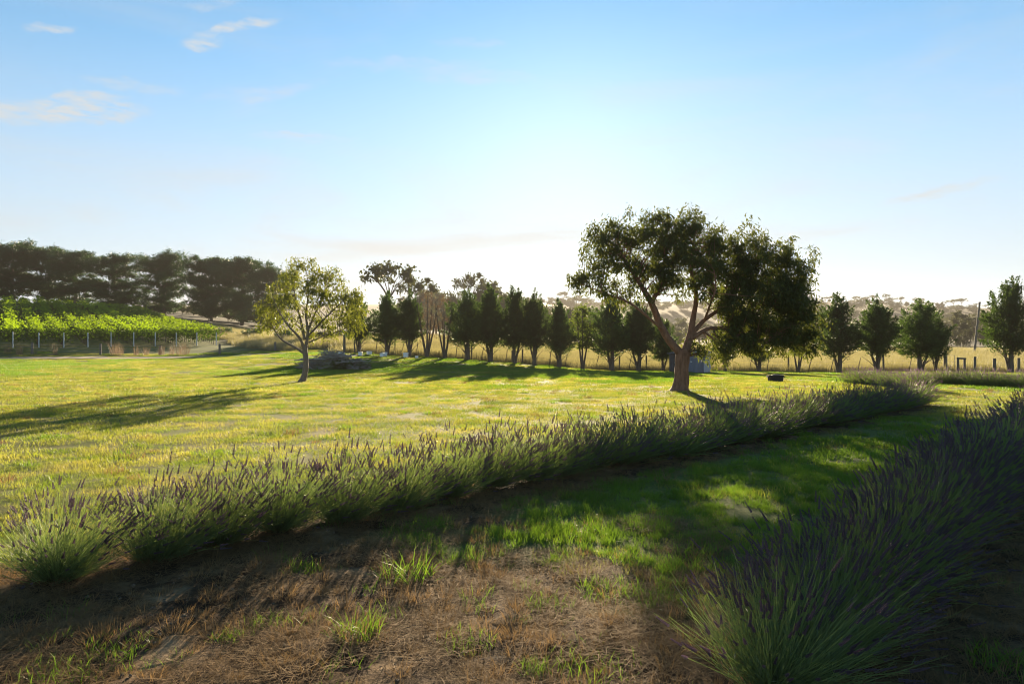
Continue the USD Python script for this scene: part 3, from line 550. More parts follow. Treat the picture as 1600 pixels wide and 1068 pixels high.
def cypress_model(name, seed, H, R, low=.22, top=.10, stems=2, shape=1.0, n=430):
    """clipped-looking field cypress: several short stems, dense crown of upswept sprays, ragged pointed top"""
    g = np.random.default_rng(seed); m = model(name)
    for k in range(stems):
        a = 2 * np.pi * k / stems + g.uniform(0, 1); o = np.array([math.cos(a), math.sin(a), 0])
        r0 = .13 if k == 0 else g.uniform(.06, .09)
        p = curve([[0, 0, -.1] + o * .03, [0, 0, .35] + o * .07, [0, 0, H * .3] + o * (.10 if k == 0 else .30), [0, 0, H * .62] + o * (.05 if k == 0 else .25)], 12)
        part(m, 'trunk', tube(p, np.linspace(r0 * 1.25, r0 * .35, len(p)), 9, .15, seed + k), mat['darkbark'], True)
    for k in range(5):
        a = g.uniform(0, 2 * np.pi); o = np.array([math.cos(a), math.sin(a), 0]); p = curve([[0, 0, .3 + .1 * k] + o * .05, [0, 0, .65 + .1 * k] + o * .35, [0, 0, 1.0 + .12 * k] + o * .75], 6)
        part(m, 'branch', tube(p, np.linspace(.03, .01, len(p)), 5), mat['darkbark'])
    n = 165; t = g.beta(1.0, 1.25, n); a = g.uniform(0, 2 * np.pi, n)
    prof = np.interp(t, [0, .08, .25, .45, .68, .86, 1], np.array([.50, .88, 1.0, .90, .64, .38, .12]) ** shape)
    lob = .72 + .50 * meshkit.noise(np.stack([np.cos(a) * 1.6 + 5, np.sin(a) * 1.6 + 5, t * 5], -1), seed)
    rad = R * prof * lob * g.uniform(.72, 1.22, n); z = H * (low + (1 - low - top) * t); o = np.stack([np.cos(a), np.sin(a), 0 * a], 1)
    tip = o * rad[:, None]; tip[:, 2] = z + g.uniform(-.02, .16, n) * H
    up = np.interp(t, [0, .12, .5, 1], [.1, .5, 1.1, 3.2]) * g.uniform(.7, 1.4, n); d = unit(o + np.stack([0 * a, 0 * a, up], 1)); ln = g.uniform(.7, 1.25, n) * np.interp(t, [0, 1], [1.0, .75])
    per = 105; s = g.uniform(0, 1, (n, per)) ** .9; c = tip[:, None] - d[:, None] * (ln[:, None] * (1 - s))[..., None] + g.normal(0, 1, (n, per, 3)) * (.012 + .145 * (1 - s) ** .8)[..., None]
    dd = d[:, None] + g.normal(0, .38, (n, per, 3)) + [0, 0, .2]
    k = 1300; tt = g.uniform(.05, .9, k); aa = g.uniform(0, 6.283, k); rr = R * .5 * np.interp(tt, [0, .25, .7, 1], [.7, 1, .6, .1]) * np.sqrt(g.uniform(0, 1, k)); ci = np.stack([rr * np.cos(aa), rr * np.sin(aa), H * (low + (1 - low - top) * tt)], 1)
    C = np.vstack([c.reshape(-1, 3), ci]); DD = np.vstack([dd.reshape(-1, 3), g.normal(0, 1, (k, 3))]); q = len(C)
    part(m, 'crown', leaves(C, DD, g.normal(0, 1, (q, 3)), np.concatenate([g.uniform(.07, .16, q - k), g.uniform(.15, .28, k)]), np.concatenate([g.uniform(.03, .055, q - k), g.uniform(.08, .14, k)])), mat['cypress'], kind='stuff')
    return str(m.GetPath()), H
CM = [cypress_model('cypress_model', 701, 4.6, 1.30, .24, .06, 2), cypress_model('cypress_model_001', 702, 4.6, 1.15, .24, .07, 3, 1.15), cypress_model('cypress_model_002', 703, 4.6, 1.35, .25, .08, 2, .8), cypress_model('cypress_model_003', 704, 4.6, 1.2, .26, .05, 3, 1.0)]

def sapling_model(name, seed, H, R, lm, nstem, per, spread=.25, low=.35, L=.12, W=.06):
    g = np.random.default_rng(seed); m = model(name); LP, LR = [], []
    for k in range(nstem):
        a = 2 * np.pi * k / nstem + g.uniform(-.4, .4); o = np.array([math.cos(a), math.sin(a), 0]); h = H * g.uniform(.78, .96)
        p = curve([[0, 0, -.1] + o * .02, [0, 0, .4] + o * .10, [0, 0, h * .5] + o * spread * R * 1.3, [0, 0, h] + o * spread * R * 2.2], 14); r = np.linspace(.085, .012, len(p))
        part(m, 'trunk' if k == 0 else 'stem', tube(p, r, 7, .1), mat['darkbark'], True); LP.append(p[4:]); LR.append(r[4:])
    n = 80; t = g.uniform(low, 1, n); a = g.uniform(0, 6.283, n); q = R * np.sqrt(g.uniform(.05, 1, n)) * np.interp(t, [low, low + .2, .75, 1], [.6, 1, .8, .35])
    C = np.stack([q * np.cos(a), q * np.sin(a), t * H], 1); part(m, 'twigs', grow(g, np.vstack(LP), np.concatenate(LR), C, 3), mat['darkbark'], kind='stuff')
    part(m, 'crown', clump_leaves(g, C, per, .24, L, W, .3), lm, kind='stuff'); return str(m.GetPath()), H
SM = [sapling_model('sapling_model', 711, 3.6, .85, mat['sapling'], 3, 42), sapling_model('sapling_model_001', 712, 4.2, .75, mat['bare'], 5, 16, .35, .25, .07, .035)]
ROWL = [('c', 0, 462, 'dark cypress at the left end of the tree row, beside the brush pile'), ('c', 1, 460, 'tall dark cypress second from the left end of the row'), ('c', 3, 458, 'narrow dark cypress third from the left end of the row'),
        ('s', 1, 456, 'thin bare stemmed tree with reddish twigs, left one of a pair in the row'), ('s', 1, 462, 'thin bare stemmed tree with upright stems, right one of a pair in the row'), ('c', 0, 456, 'broad dark cypress right of the two bare stemmed trees'),
        ('c', 1, 449, 'tallest pointed cypress in the middle of the row'), ('c', 2, 453, 'dense cypress right of the tallest pointed one'), ('c', 3, 458, 'ragged topped cypress just left of the small round topped one'), ('c', 1, 471, 'small round topped cypress left of the bright green sapling'),
        ('s', 0, 478, 'bright green leafy sapling in the tree row'), ('c', 0, 463, 'dark cypress right of the bright green sapling'), ('c', 3, 470, 'cypress seen behind the left limbs of the big gum'), ('c', 2, 500, 'small cypress just left of the shed'),
        ('c', 2, 500, 'low cypress right of the shed under the gum crown'), ('c', 1, 500, 'three stemmed cypress under the right half of the gum crown'), ('s', 0, 500, 'leafy sapling under the right edge of the gum crown'),
        ('c', 0, 462, 'dark cypress with open sky right of the gum crown'), ('c', 3, 467, 'dark cypress in the middle of the three right of the gum'), ('c', 2, 473, 'wide twin topped cypress left of the gate frame'), ('c', 2, 440, 'biggest dark cypress cut by the right edge of the picture')]
for k, ((px, py), (kind, v, top, lab)) in enumerate(zip(ROWT, ROWL)):
    D = row_D(px); path, H = (CM if kind == 'c' else SM)[v]; h = (py - top) / 1067 * D; p = on(px, D)
    wd = {20: 1.12, 19: 1.25, 6: 1.05, 7: 1.0, 8: 1.0, 0: 1.0, 2: .95, 5: 1.2, 9: 1.1, 17: 1.15, 18: 1.1}.get(k, 1.12)
    thing('cypress_tree' if kind == 'c' else ('sapling_tree' if v == 0 else 'thin_tree'), lab, 'tree', p - [0, 0, .02], k * 2.1, (wd * h / H * rng.uniform(.88, 1.14), wd * h / H * rng.uniform(.85, 1.15), h / H), 'trees in the row along the fence', path)
p = on(1462, row_D(1462) + .6); thing('cypress_tree', 'slim cypress top rising behind the wide one left of the gate frame', 'tree', p, .4, (.8, .8, 1.0), 'trees in the row along the fence', CM[1][0])
for px in (1690, 1790): p = on(px, row_D(px)); thing('cypress_tree', 'cypress of the row beyond the right edge', 'tree', p, px, 1.05, 'trees in the row along the fence', CM[px % 4][0])

def pine_model(name, seed, H, R):
    g = np.random.default_rng(seed); m = model(name)
    p = curve([[0, 0, -.5], [.1, 0, H * .3], [-.15, .1, H * .6], [.1, 0, H * .93]], 16); r = np.linspace(.36, .07, len(p)); part(m, 'trunk', tube(p, r, 9, .1), mat['darkbark'], True)
    C, RR = [], []
    for k in range(64):
        t = g.uniform(.05, .99) ** .9; a = g.uniform(0, 6.283); ln = R * np.interp(t, [.05, .4, .7, .88, 1], [.75, .85, 1.0, .85, .5]) * g.uniform(.55, 1.1); z = H * t * .95
        o = np.array([math.cos(a), math.sin(a), 0]); b = curve([[0, 0, z - .4], o * ln * .5 + [0, 0, z + .1], o * ln + [0, 0, z + .25 * ln * g.uniform(.2, 1)]], 6)
        part(m, 'branch', tube(b, np.linspace(.10, .02, len(b)), 5), mat['darkbark'])
        for s in np.linspace(.3, 1, 7): C.append(b[min(len(b) - 1, int(s * (len(b) - 1)))] + g.normal(0, .35, 3) * [1, 1, .4] + [0, 0, .25]); RR.append(g.uniform(.55, 1.05))
    for k in range(26): a = g.uniform(0, 6.283); q = R * .75 * math.sqrt(g.uniform(0, 1)); C.append(np.array([q * math.cos(a), q * math.sin(a), H * g.uniform(.84, .98) - .10 * q])); RR.append(g.uniform(.7, 1.1))
    C = np.array(C); part(m, 'crown', clump_leaves(g, C, 85, np.array(RR) * 1.1, .38, .15, -.25, .85), mat['pine'], kind='stuff'); return str(m.GetPath()), H
PM = [pine_model('pine_model' + ('' if k == 0 else f'_{k:03d}'), 720 + k, 14.0, 7.0) for k in range(4)]
for k, (px, top, D, lab) in enumerate([(-130, 385, 128, None), (-50, 384, 132, None), (20, 379, 134, 'tallest dark pine at the left edge above the vineyard'), (75, 388, 138, 'dark pine second from the left edge above the vineyard'), (118, 393, 134, 'flat topped pine left of the gap in the pine row'), (180, 400, 132, 'round topped pine behind the middle of the vineyard'),
                                       (256, 396, 130, 'open layered pine with a visible straight trunk'), (330, 404, 128, 'pine behind the right corner of the vineyard'), (378, 404, 126, 'broad pine near the right end of the pine row'), (424, 422, 124, 'lower pine at the right end, behind the young gum')]):
    D = D + 12 + .03 * px; p = on(px, D); h = EYE + (534 - top) / 1067 * D - p[2]
    thing('pine_tree', lab or 'unseen pine added beyond the left edge for its shadow', 'tree', p, k * 1.3, (1.0 + .1 * (k % 3), 1.0 + .1 * (k % 3), h / 14.0), 'dark pines behind the vineyard', PM[k % 4][0])  # pines without their own label are added out of view to cast shadow

def round_tree_model(name, seed, H, R, n, per, low=.25, flat=.8, trunkr=.3, size=.8, umbrella=False, lm=None):
    g = np.random.default_rng(seed); m = model(name); p = curve([[0, 0, -1], [.2, 0, H * .35], [0, .2, H * .7]], 8); part(m, 'trunk', tube(p, np.linspace(trunkr, trunkr * .4, len(p)), 7), mat['darkbark'])
    if umbrella:
        q = R * np.sqrt(g.uniform(0, 1, n)); a = g.uniform(0, 6.283, n); C = np.stack([q * np.cos(a), q * np.sin(a), H * (.93 - .12 * (q / R) ** 2) + g.normal(0, .05 * H, n)], 1)
        lim = MB()
        for k in range(7): a = k * .9; e = np.array([math.cos(a) * R * .75, math.sin(a) * R * .75, H * .85]); lim.add(*tube(curve([[0, .1, H * .55], e * [.5, .5, .88], e], 6), np.linspace(trunkr * .4, .05, len(curve([[0, .1, H * .55], e * [.5, .5, .88], e], 6))), 5))
        part(m, 'branches', lim, mat['darkbark'], kind='stuff')
    else:
        d = unit(g.normal(0, 1, (n, 3))) * (g.uniform(.3, 1, (n, 1)) ** .5) * (1 + .15 * g.normal(0, 1, (n, 1))); C = d * [R, R, H * (1 - low) / 2] + [0, 0, H * (1 + low) / 2]
    part(m, 'crown', clump_leaves(g, C, per, g.uniform(.8, 1.3, n) * R * .22, size, size * .5, .1, flat), lm or mat['fartree'], kind='stuff'); return str(m.GetPath()), H
RM = [round_tree_model('round_tree_model' + ('' if k == 0 else f'_{k:03d}'), 740 + k, 12, (5.5, 4.2, 6.5)[k], 70, 60, (.15, .2, .1)[k]) for k in range(3)]
UM = [round_tree_model('umbrella_tree_model' + ('' if k == 0 else f'_{k:03d}'), 750 + k, 12, (6.0, 5.0)[k], (34, 24)[k], 36, size=.7, umbrella=True, flat=.45) for k in range(2)]
def far_tree(px, top, D, pr, lab, grp, wide=1.0, rz=0.0):
    p = on(px, D); h = EYE + (534 - top) / 1067 * D - p[2]; h = max(h, 2.5); s = h / pr[1]
    thing('far_tree', lab, 'tree', p, rz, (s * wide, s * wide, s), grp, pr[0])
far_tree(608, 414, 118, UM[0], 'tall gum with open spreading top rising above the left cypresses', None, .72)
far_tree(652, 436, 135, UM[1], 'smaller leaning gum right of the tall spreading gum', None, .75)
far_tree(735, 428, 190, UM[1], 'wispy thin crowned gum on the skyline above the row', None, .6)
far_tree(765, 440, 180, RM[1], 'round crowned hazy tree beside the wispy gum', None, 1.0)
HZ = 'hazy trees between the pasture and the hill'
gq = np.random.default_rng(77)
for k in range(40):
    px = gq.uniform(630, 880) if k < 22 else gq.uniform(880, 1060); D = gq.uniform(170, 330); top = np.interp(px, [630, 680, 720, 790, 850, 900, 1060], [462, 454, 450, 456, 468, 486, 498]) + gq.uniform(0, 26)
    far_tree(px, top, D, RM[k % 3], 'hazy grey green tree in the wood behind the middle of the row', HZ, gq.uniform(.8, 1.3), k)
for k in range(52):
    px = gq.uniform(1060, 1640); D = gq.uniform(220, 420); top = np.interp(px, [1060, 1250, 1420, 1500, 1640], [490, 496, 494, 486, 490]) + gq.uniform(0, 20)
    far_tree(px, top, D, RM[k % 3], 'hazy tree in the wood below the bare hill at right', HZ, gq.uniform(.8, 1.3), k)
far_tree(1505, 502, 170, RM[2], 'dense domed dark tree alone in the field left of the leaning pole', None, .62)
far_tree(1500, 486, 200, RM[1], 'pale rounded tree right behind the dark domed tree', None, .8)
RG = 'trees along the skyline of the hill'
for px, top, wide in ((1338, 463, .8), (1352, 464, .8), (1365, 461, .9), (1385, 459, .55), (1392, 465, .8), (1408, 464, .6), (1435, 465, 1.0), (1490, 468, 1.1), (1503, 466, .9), (1525, 474, .8), (1540, 476, .9), (880, 456, .7), (1290, 464, .8), (1302, 462, .8)):
    far_tree(px, top, 690, UM[int(px) % 2], 'flat topped gum standing on the skyline of the far hill', RG, wide * 1.2, px)
for px in list(range(790, 1330, 14)) + list(range(1340, 1640, 16)):
    top = np.interp(px, [790, 830, 880, 950, 1300, 1350, 1450, 1540, 1640], [462, 462, 462, 470, 468, 467, 470, 479, 479]) + gq.uniform(-2, 4)
    far_tree(px + gq.uniform(-4, 4), top, gq.uniform(640, 720), RM[int(px) % 3], 'rounded dark tree in the belt along the far hill skyline', RG, gq.uniform(1.2, 2.0), px)
for k in range(34):
    px = gq.uniform(-60, 470); D = gq.uniform(185, 300)
    far_tree(px, gq.uniform(478, 505) + .03 * px, D, RM[k % 3], 'dim tree glimpsed through the gaps behind the dark pines', 'trees behind the dark pines', gq.uniform(1.0, 1.6), k)
for k in range(18):
    px = 240 + 12 * k + gq.uniform(-5, 5); D = gq.uniform(150, 185)
    far_tree(px, gq.uniform(486, 508), D, RM[k % 3], 'low dim bush on the slope between the pine trunks', 'bushes between the pine trunks', gq.uniform(1.0, 1.8), k)
for k in range(46):
    px = gq.uniform(860, 1640); D = gq.uniform(430, 640); top = np.interp(D, [430, 640], [502, 478]) + gq.uniform(-4, 6)
    far_tree(px, top, D, RM[k % 3], 'hazy tree scattered over the slope of the far hill', 'trees on the far hill slope', gq.uniform(1.1, 2.0), k)
# dark shrubs below the pines and behind the brush pile
SH = round_tree_model('shrub_model', 760, 3.0, 2.6, 60, 60, 0.0, .8, .1, .28, lm=mat['pine'])
for px, top, D, wide, lab in ((445, 524, 84, 1.2, 'dark rounded shrub under the young gum, left one'), (500, 520, 80, 1.2, 'dark rounded shrub behind the brush pile'), (395, 524, 92, 1.3, 'dark shrub at the foot of the right end pines'), (350, 520, 98, 1.3, 'dark shrub behind the right corner of the vineyard'), (535, 528, 84, .9, 'small dark shrub right of the one behind the brush pile')):
    p = on(px, D); h = max(1.2, EYE + (534 - top) / 1067 * D - p[2]); thing('shrub', lab, 'shrub', p, px, (h / 3 * wide, h / 3 * wide, h / 3), None, SH[0])

# ------------------------------------------------------------------ vineyard
F0, F1 = np.array([(20 - 800) / 1067 * 66, 66.0]), np.array([(338 - 800) / 1067 * 77, 77.0]); FD = (F1 - F0) / 9
VD = np.array([-.60, .80])
gv = np.random.default_rng(88)
for k in range(-9, 10):
    a = F0 + FD * k; L = 60.0 - .3 * (9 - k); n = int(L * 95); t = L * gv.uniform(0, 1, n) ** 1.25 + .2
    t = np.where(t > L, L * gv.uniform(0, 1, n), t)
    xy = a + VD * t[:, None]; z = T(xy[:, 0], xy[:, 1]); hh = np.interp(gv.uniform(0, 1, n), [0, .15, .8, 1], [.55, .95, 1.75, 2.15]) + .35 * (meshkit.noise(np.stack([t * .8, 0 * t + k, 0 * t], -1), 5) - .5) * 1.3
    across = gv.normal(0, .42, n); c = np.stack([xy[:, 0] + across * .8, xy[:, 1] + across * .6, z + hh], 1)
    lab = 'vine row at the right end of the vineyard, ending at the last pale post' if k == 9 else (f'vine row {["at the left edge of the picture", "second from the left edge", "third from the left edge", "fourth from the left edge", "fifth from the left edge", "fifth from the right end", "fourth from the right end", "third from the right end", "next to the last on the right"][k]} of the vineyard' if k >= 0 else 'vine row of the vineyard beyond the left edge')
    o = np.array([a[0], a[1], Tz(*a)]); th = thing('vine_row', lab, 'vine row', o, 0, 1.0, 'rows of vines on the slope')
    big = np.where(t < 12, 1.0, 1.35)
    top_ = hh > 1.72; LV = leaves(c - o, gv.normal(0, 1, (n, 3)) * [1, 1, .6] + [0, 0, -.15], gv.normal(0, 1, (n, 3)), gv.uniform(.13, .24, n) * big, gv.uniform(.12, .20, n) * big); V4 = LV[0].reshape(-1, 4, 3)
    for nm, sel, mm in (('vine_leaves', ~top_, 'vine'), ('young_shoots', top_, 'lit_vine')):  # topmost leaves get the yellower colour that paints in the sun
        part(th, nm, (V4[sel].reshape(-1, 3), (np.array([[0, 1, 2], [0, 2, 3]])[None] + (np.arange(sel.sum()) * 4)[:, None, None]).reshape(-1, 3)), mat[mm], kind='stuff')
    for s in range(0, int(L), 6):
        q = a + VD * s; zz = Tz(*q); h = 1.5 if s == 0 else 1.7
        part(th, 'end_post' if s == 0 else 'post', tube(np.array([[q[0], q[1], zz - .2], [q[0], q[1], zz + h]]) - o, .06 if s == 0 else .035, 7), mat['palepost'] if s == 0 else mat['wood'])
    for s in range(1, int(min(L, 24)), 1):
        q = a + VD * (s + .4); zz = Tz(*q); part(th, 'vine_trunk', tube(np.array([[q[0], q[1], zz - .1], [q[0] + .05, q[1], zz + .5], [q[0], q[1] + .04, zz + 1.0]]) - o, [.035, .03, .02], 5), mat['darkbark'])
    e = [a + VD * s for s in (0, L * .33, L * .66, L)]; part(th, 'wire', tube(np.array([[x, y, Tz(x, y) + 1.1] for x, y in e]) - o, .006, 4), mat['steel'])

# ------------------------------------------------------------------ fences
def post_mesh(h, r, lean=(0, 0), sides=8, top=True):
    p = np.array([[0, 0, -.25], [lean[0] * .5, lean[1] * .5, h * .5], [lean[0], lean[1], h]]); return tube(p, [r * 1.05, r, r * .95], sides, .08)
def fence(name, label, posts, wires, wiremat, group=None):
    o = np.array(posts[0][:3]); th = thing(name, label, 'fence', o)
    for x, y, z, h, r, lean, nm, m in posts:
        v, f = post_mesh(h, r, lean); part(th, nm, (v + np.array([x, y, z]) - o, f), m)
    for wz in wires:
        p = []
        for x, y, z, h, r, lean, nm, m in posts: p.append([x + lean[0] * wz / h, y + lean[1] * wz / h - r, z + wz])
        part(th, 'wire', tube(np.array(p) - o, .006, 4), wiremat)
gf_ = np.random.default_rng(99); posts = []
def fpt(px, off=1.1): return on(px, row_D(px) + off)
FP = [(538, 1.45, .10, 0), (554, 1.0, .05, 0), (563, 1.15, .07, 0), (587, .9, .03, .1), (617, .95, .05, 0), (628, .8, .03, .1), (650, .9, .03, .12), (712, .9, .03, .1), (737, 1.05, .06, 0), (752, .9, .03, .15), (790, .9, .03, .12), (800, .85, .05, 0), (816, 1.0, .06, .03), (858, 1.0, .035, .12), (882, .9, .03, .2), (930, .95, .03, .25), (968, .95, .05, 0), (982, .95, .03, .2), (1010, 1.0, .06, 0), (1060, .95, .03, .1), (1105, 1.0, .05, 0), (1170, 1.05, .03, .25), (1198, .9, .03, .15), (1232, 1.15, .065, 0), (1262, 1.0, .03, .3), (1297, .95, .03, .25), (1340, .95, .03, .2), (1381, 1.2, .075, -.05), (1420, .95, .03, .2), (1462, 1.0, .03, .22)]
fence('pasture_fence', 'post and wire fence along the tree row before the dry field', [(*fpt(px), h * 1.15, r, (ln * 1.2, 0), 'post' if r > .04 else 'picket', mat['wood'] if r > .04 else mat['rust']) for px, h, r, ln in FP], [.3, .55, .8], mat['steel'])
fence('corner_fence', 'short post and wire fence right of the gate frame', [(*fpt(px, .4), h * 1.25, r * 1.1, (ln, 0), 'post', mat['wood']) for px, h, r, ln in ((1523, .95, .085, .04), (1554, .85, .10, 0), (1592, .9, .095, 0), (1650, .9, .09, 0), (1710, .9, .09, 0))], [.3, .55, .75], mat['steel'])
# gate: tall post with a light wire gate, and a low square timber frame
o = fpt(1477, .8); th = thing('field_gate', 'light wire gate hung on a tall square timber post', 'gate', o, 0, 1.2)
part(th, 'gate_post', post_mesh(1.35, .095), mat['wood'])
gw = .62; part(th, 'gate_stile', tube([[gw, 0, .05], [gw, 0, 1.05]], .018, 6), mat['steel']); part(th, 'gate_stile', tube([[.13, 0, .1], [.13, 0, 1.1]], .015, 6), mat['steel'])
for z in (.15, .4, .65, 1.05): part(th, 'gate_rail', tube([[.13, 0, z], [gw, 0, z - .02]], .012, 6), mat['steel'])
o = fpt(1497, .6); th = thing('timber_frame', 'low square timber frame of two posts and a top rail', 'frame', o, 0, 1.2)
part(th, 'post', post_mesh(.92, .075), mat['wood']); v, f = post_mesh(.88, .075); part(th, 'post', (v + [.42, 0, 0], f), mat['wood']); v, f = tube([[-.05, -.06, .86], [.47, -.06, .84]], .055, 8); part(th, 'top_rail', (v, f), mat['wood'])
# far-left low fence before the vineyard
fence('track_fence', 'low wire fence with stubby grey posts before the vineyard', [(*on(px, 64), h, .11, (0, 0), 'post', mat['palepost'] if False else mat['wood']) for px, h in ((-160, 1.0), (-60, 1.0), (50, 1.08), (157, 1.05), (250, .9), (343, 1.0), (430, .9))], [.35, .6, .85], mat['steel'])
def dry_clump(seed):
    m = model('dry_clump_model'); part(m, 'blades', turf(seed, 70, .30, (.7, 1.5), (.010, .018), .16, .4), mat['dryclump'], kind='stuff'); return str(m.GetPath())
DC = dry_clump(61)
for k, px in enumerate((12, 30, 85, 178, 188, 213, 228, 252, 268, 280, 290)):
    thing('dry_grass_clump', 'upright dry pinkish grass clump along the low vineyard fence', 'grass clump', on(px, 63.6), k, gf_.uniform(.7, 1.1), 'dry grass clumps by the vineyard fence', DC)
# leaning power pole in the field
o = on(1522, 95); th = thing('utility_pole', 'tall dark leaning timber pole in the field at right', 'pole', o); q = P(1531, 473, 95) - o
part(th, 'pole', tube([[0, 0, -.5], list(q * .5), list(q)], [.16, .14, .12], 8), mat['wood']); part(th, 'cap', tube([list(q), list(q + [0, 0, .12])], .15, 8), mat['wood'])

# ------------------------------------------------------------------ shed, tub, boxes, brush pile
o = on(1078, 50.3); th = thing('metal_shed', 'low blue grey sheet metal shed behind the big gum trunk', 'shed', o, math.radians(-33), 1.28)
W, Dp, H0, H1 = 2.05, 1.15, 1.08, 1.18
def sheet(w, h0, h1, n=None, amp=.012):
    """a corrugated wall sheet in the xz plane, w wide, h0 tall at the left, h1 at the right, 3 mm thick"""
    n = n or int(w / .04); x = np.linspace(0, w, n + 1); y = amp * np.where(np.arange(n + 1) % 2, 1, -1); h = np.interp(x, [0, w], [h0, h1])
    v = np.vstack([np.stack([x, y, 0 * x], 1), np.stack([x, y, h], 1), np.stack([x, y + .004, 0 * x], 1), np.stack([x, y + .004, h], 1)]); k = np.arange(n); m = n + 1
    f = [np.stack([k, k + 1, m + k + 1, m + k], 1), np.stack([2 * m + k + 1, 2 * m + k, 3 * m + k, 3 * m + k + 1], 1), np.stack([m + k, m + k + 1, 3 * m + k + 1, 3 * m + k], 1)]
    return v, np.vstack(f)
def turn(vf, a, at): v, f = vf; c, s = math.cos(a), math.sin(a); return np.stack([v[:, 0] * c - v[:, 1] * s, v[:, 0] * s + v[:, 1] * c, v[:, 2]], 1) + at, f
part(th, 'front_wall', turn(sheet(W * .80, H0, H0), 0, (-W / 2 + W * .2, -Dp / 2, 0)), mat['shedfront'])
door = part(th, 'door', turn(sheet(W * .19, H0 - .06, H0 - .06), 0, (-W / 2, -Dp / 2 + .03, 0)), mat['shedroof'], label='dark narrow door at the left end')
part(th, 'side_wall', turn(sheet(Dp, H0, H1), math.pi / 2, (W / 2, -Dp / 2, 0)), mat['shedside'], label='side wall with light painted into its pale colour'); part(th, 'side_wall', turn(sheet(Dp, H0, H1), math.pi / 2, (-W / 2, -Dp / 2, 0)), mat['shedfront']); part(th, 'back_wall', turn(sheet(W, H1, H1), 0, (-W / 2, Dp / 2, 0)), mat['shedfront'])
v, f = sheet(W + .14, .004, .004); v2 = np.stack([v[:, 0] - W / 2 - .07, np.where(v[:, 2] > .002, Dp / 2 + .1, -Dp / 2 - .1), v[:, 1] + np.where(v[:, 2] > .002, H1 + .03, H0 + .005)], 1); part(th, 'roof', (v2, f), mat['shedroof'])
part(th, 'roof_edge', rounded_box(W + .16, .03, .06).apply_translation((0, -Dp / 2 - .115, H0 + .0)), mat['shedroof'])
for x in (-W / 2 + W * .195, W / 2 - .0): part(th, 'corner_trim', rounded_box(.05, .05, H0 - .04).apply_translation((x, -Dp / 2 - .03, H0 / 2)), mat['shedside'])
part(th, 'vent', rounded_box(.10, .02, .04).apply_translation((.28, -Dp / 2 - .03, .62)), mat['white']); part(door, 'handle', rounded_box(.03, .05, .10).apply_translation((-W / 2 + W * .15, -Dp / 2 + .0, .55)), mat['steel'])

o = on(1212, 30.0); th = thing('black_tub', 'black oblong tub standing on the grass before the lavender', 'tub', o, .05)
def tub():
    n = 24; a = np.arange(n) * 2 * np.pi / n; e = .35
    ring = lambda sx, sy, z: np.stack([sx * np.sign(np.cos(a)) * np.abs(np.cos(a)) ** e, sy * np.sign(np.sin(a)) * np.abs(np.sin(a)) ** e, z + 0 * a], 1)
    R = [ring(.27, .17, .0), ring(.29, .19, .05), ring(.315, .21, .25), ring(.335, .23, .26), ring(.335, .23, .285), ring(.30, .20, .285), ring(.27, .17, .06), ring(.01, .01, .055)]
    v = np.vstack(R); k, j = np.meshgrid(np.arange(len(R) - 1), np.arange(n), indexing='ij'); j2 = (j + 1) % n
    return v, np.stack([k * n + j, k * n + j2, (k + 1) * n + j2, (k + 1) * n + j], -1).reshape(-1, 4)
part(th, 'body', tub(), mat['black'], 30)
for x in (-1, 1): part(th, 'handle', tube(curve([[x * .335, -.07, .25], [x * .39, -.05, .20], [x * .39, .05, .20], [x * .335, .07, .25]], 9), .014, 6), mat['black'], True)
lump = trimesh.creation.icosphere(2, .1); lump.vertices *= [2.3, 1.5, .9]; lump.vertices += .05 * (meshkit.fbm(lump.vertices * 9 + 5, 3, 1)[:, None] - .5) * 2; part(th, 'contents', lump.apply_translation((0, 0, .23)), mat['black'], True)

def box_model(name, lid):
    m = model(name); part(m, 'body', rounded_box(.34, .30, .26, .02).apply_translation((0, 0, .13)), mat['white']); part(m, 'lid', rounded_box(.38, .34, .06, .015).apply_translation((0, 0, .285 if lid else .275)), mat['white']); return str(m.GetPath())
BX = box_model('white_box_model', True)
for k, (px, off, s, lab) in enumerate(((563, -1.6, .9, 'small white box leftmost by the foot of the end cypress'), (577, -1.0, 1.05, 'white box right at the trunk of the end cypress'), (597, -1.8, .95, 'white box left of the second cypress trunk'), (601, -1.2, 1.1, 'larger white box touching the second cypress trunk'), (634, -1.2, 1.0, 'tall white box at the third cypress trunk'), (651, -1.6, .7, 'smallest white box, rightmost of the group'))):
    p = on(px, row_D(px) + off); s *= .88; thing('white_box', lab, 'box', p, k * .7, (s, s, s * (1.3 if k == 4 else 1)), 'white boxes along the tree row', BX)
o = on(533, 44); th = thing('white_drum', 'upright white drum half hidden behind the brush pile', 'drum', o)
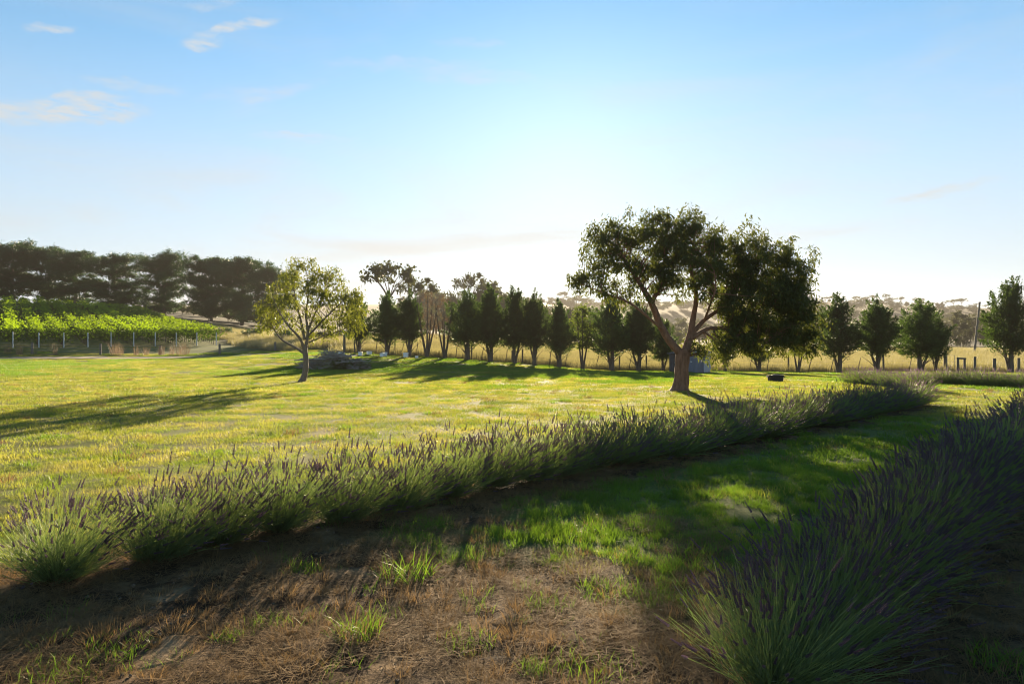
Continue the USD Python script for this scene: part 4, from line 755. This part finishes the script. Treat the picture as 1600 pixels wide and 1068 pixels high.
dr = trimesh.creation.revolve(np.array([[0, 0], [.2, 0], [.22, .03], [.22, .3], [.23, .32], [.22, .34], [.22, .68], [.20, .72], [0, .72]]), sections=20); part(th, 'body', dr, mat['white'], 30); part(th, 'lid', trimesh.creation.cylinder(.19, .03, sections=20).apply_translation((0, 0, .735)), mat['white'])

o = on(522, 40); th = thing('brush_pile', 'heap of dead grey branches behind the young gum', 'brush pile', o); g = np.random.default_rng(123); heap = MB()
def heap_h(x): return np.interp(x, [-1.9, -1.2, -.5, .0, .7, 1.3, 2.0], [.1, .65, 1.05, 1.15, .70, .45, .1])
for k in range(520):
    x = g.uniform(-1.8, 1.9); y = g.normal(0, .5); z = heap_h(x) * g.uniform(0, 1) ** .7 * max(0, 1 - (y / 1.5) ** 2); a = g.uniform(0, 6.283); L = g.uniform(.3, 1.0); d = np.array([math.cos(a), math.sin(a), g.normal(.05, .35)]) * L / 2
    c = np.array([x, y, z + .05]); p = curve([c - d, c + g.normal(0, .06, 3), c + d], 4); p[:, 2] = np.maximum(p[:, 2], .01); heap.add(*tube(p, np.linspace(g.uniform(.012, .03), .006, len(p)), 4, cap=False))
part(th, 'sticks', heap, mat['sticks'], kind='stuff')
for k in range(14):
    x = g.uniform(-1.6, 1.2); a = g.uniform(-.5, .5) + (math.pi if g.uniform() < .5 else 0); L = g.uniform(1.0, 1.9); d = np.array([math.cos(a), .4 * math.sin(a), g.uniform(-.15, .45)]) * L / 2; c = np.array([x, g.normal(-.3, .3), heap_h(x) * .6 + .15])
    p = curve([c - d, c + g.normal(0, .1, 3), c + d], 8); p[:, 2] = np.maximum(p[:, 2], .04); part(th, 'branch', tube(p, np.linspace(g.uniform(.04, .07), .02, len(p)), 7, .15), mat['sticks'], True)
C = np.stack([g.uniform(.2, 2.0, 50), g.normal(-.1, .4, 50), g.uniform(.05, .55, 50)], 1); C[:, 2] *= np.interp(C[:, 0], [.2, 1.4, 2.0], [1, .8, .4]); part(th, 'dead_leaves', clump_leaves(g, C, 40, .2, .12, .05, .3), mat['gum'], kind='stuff')
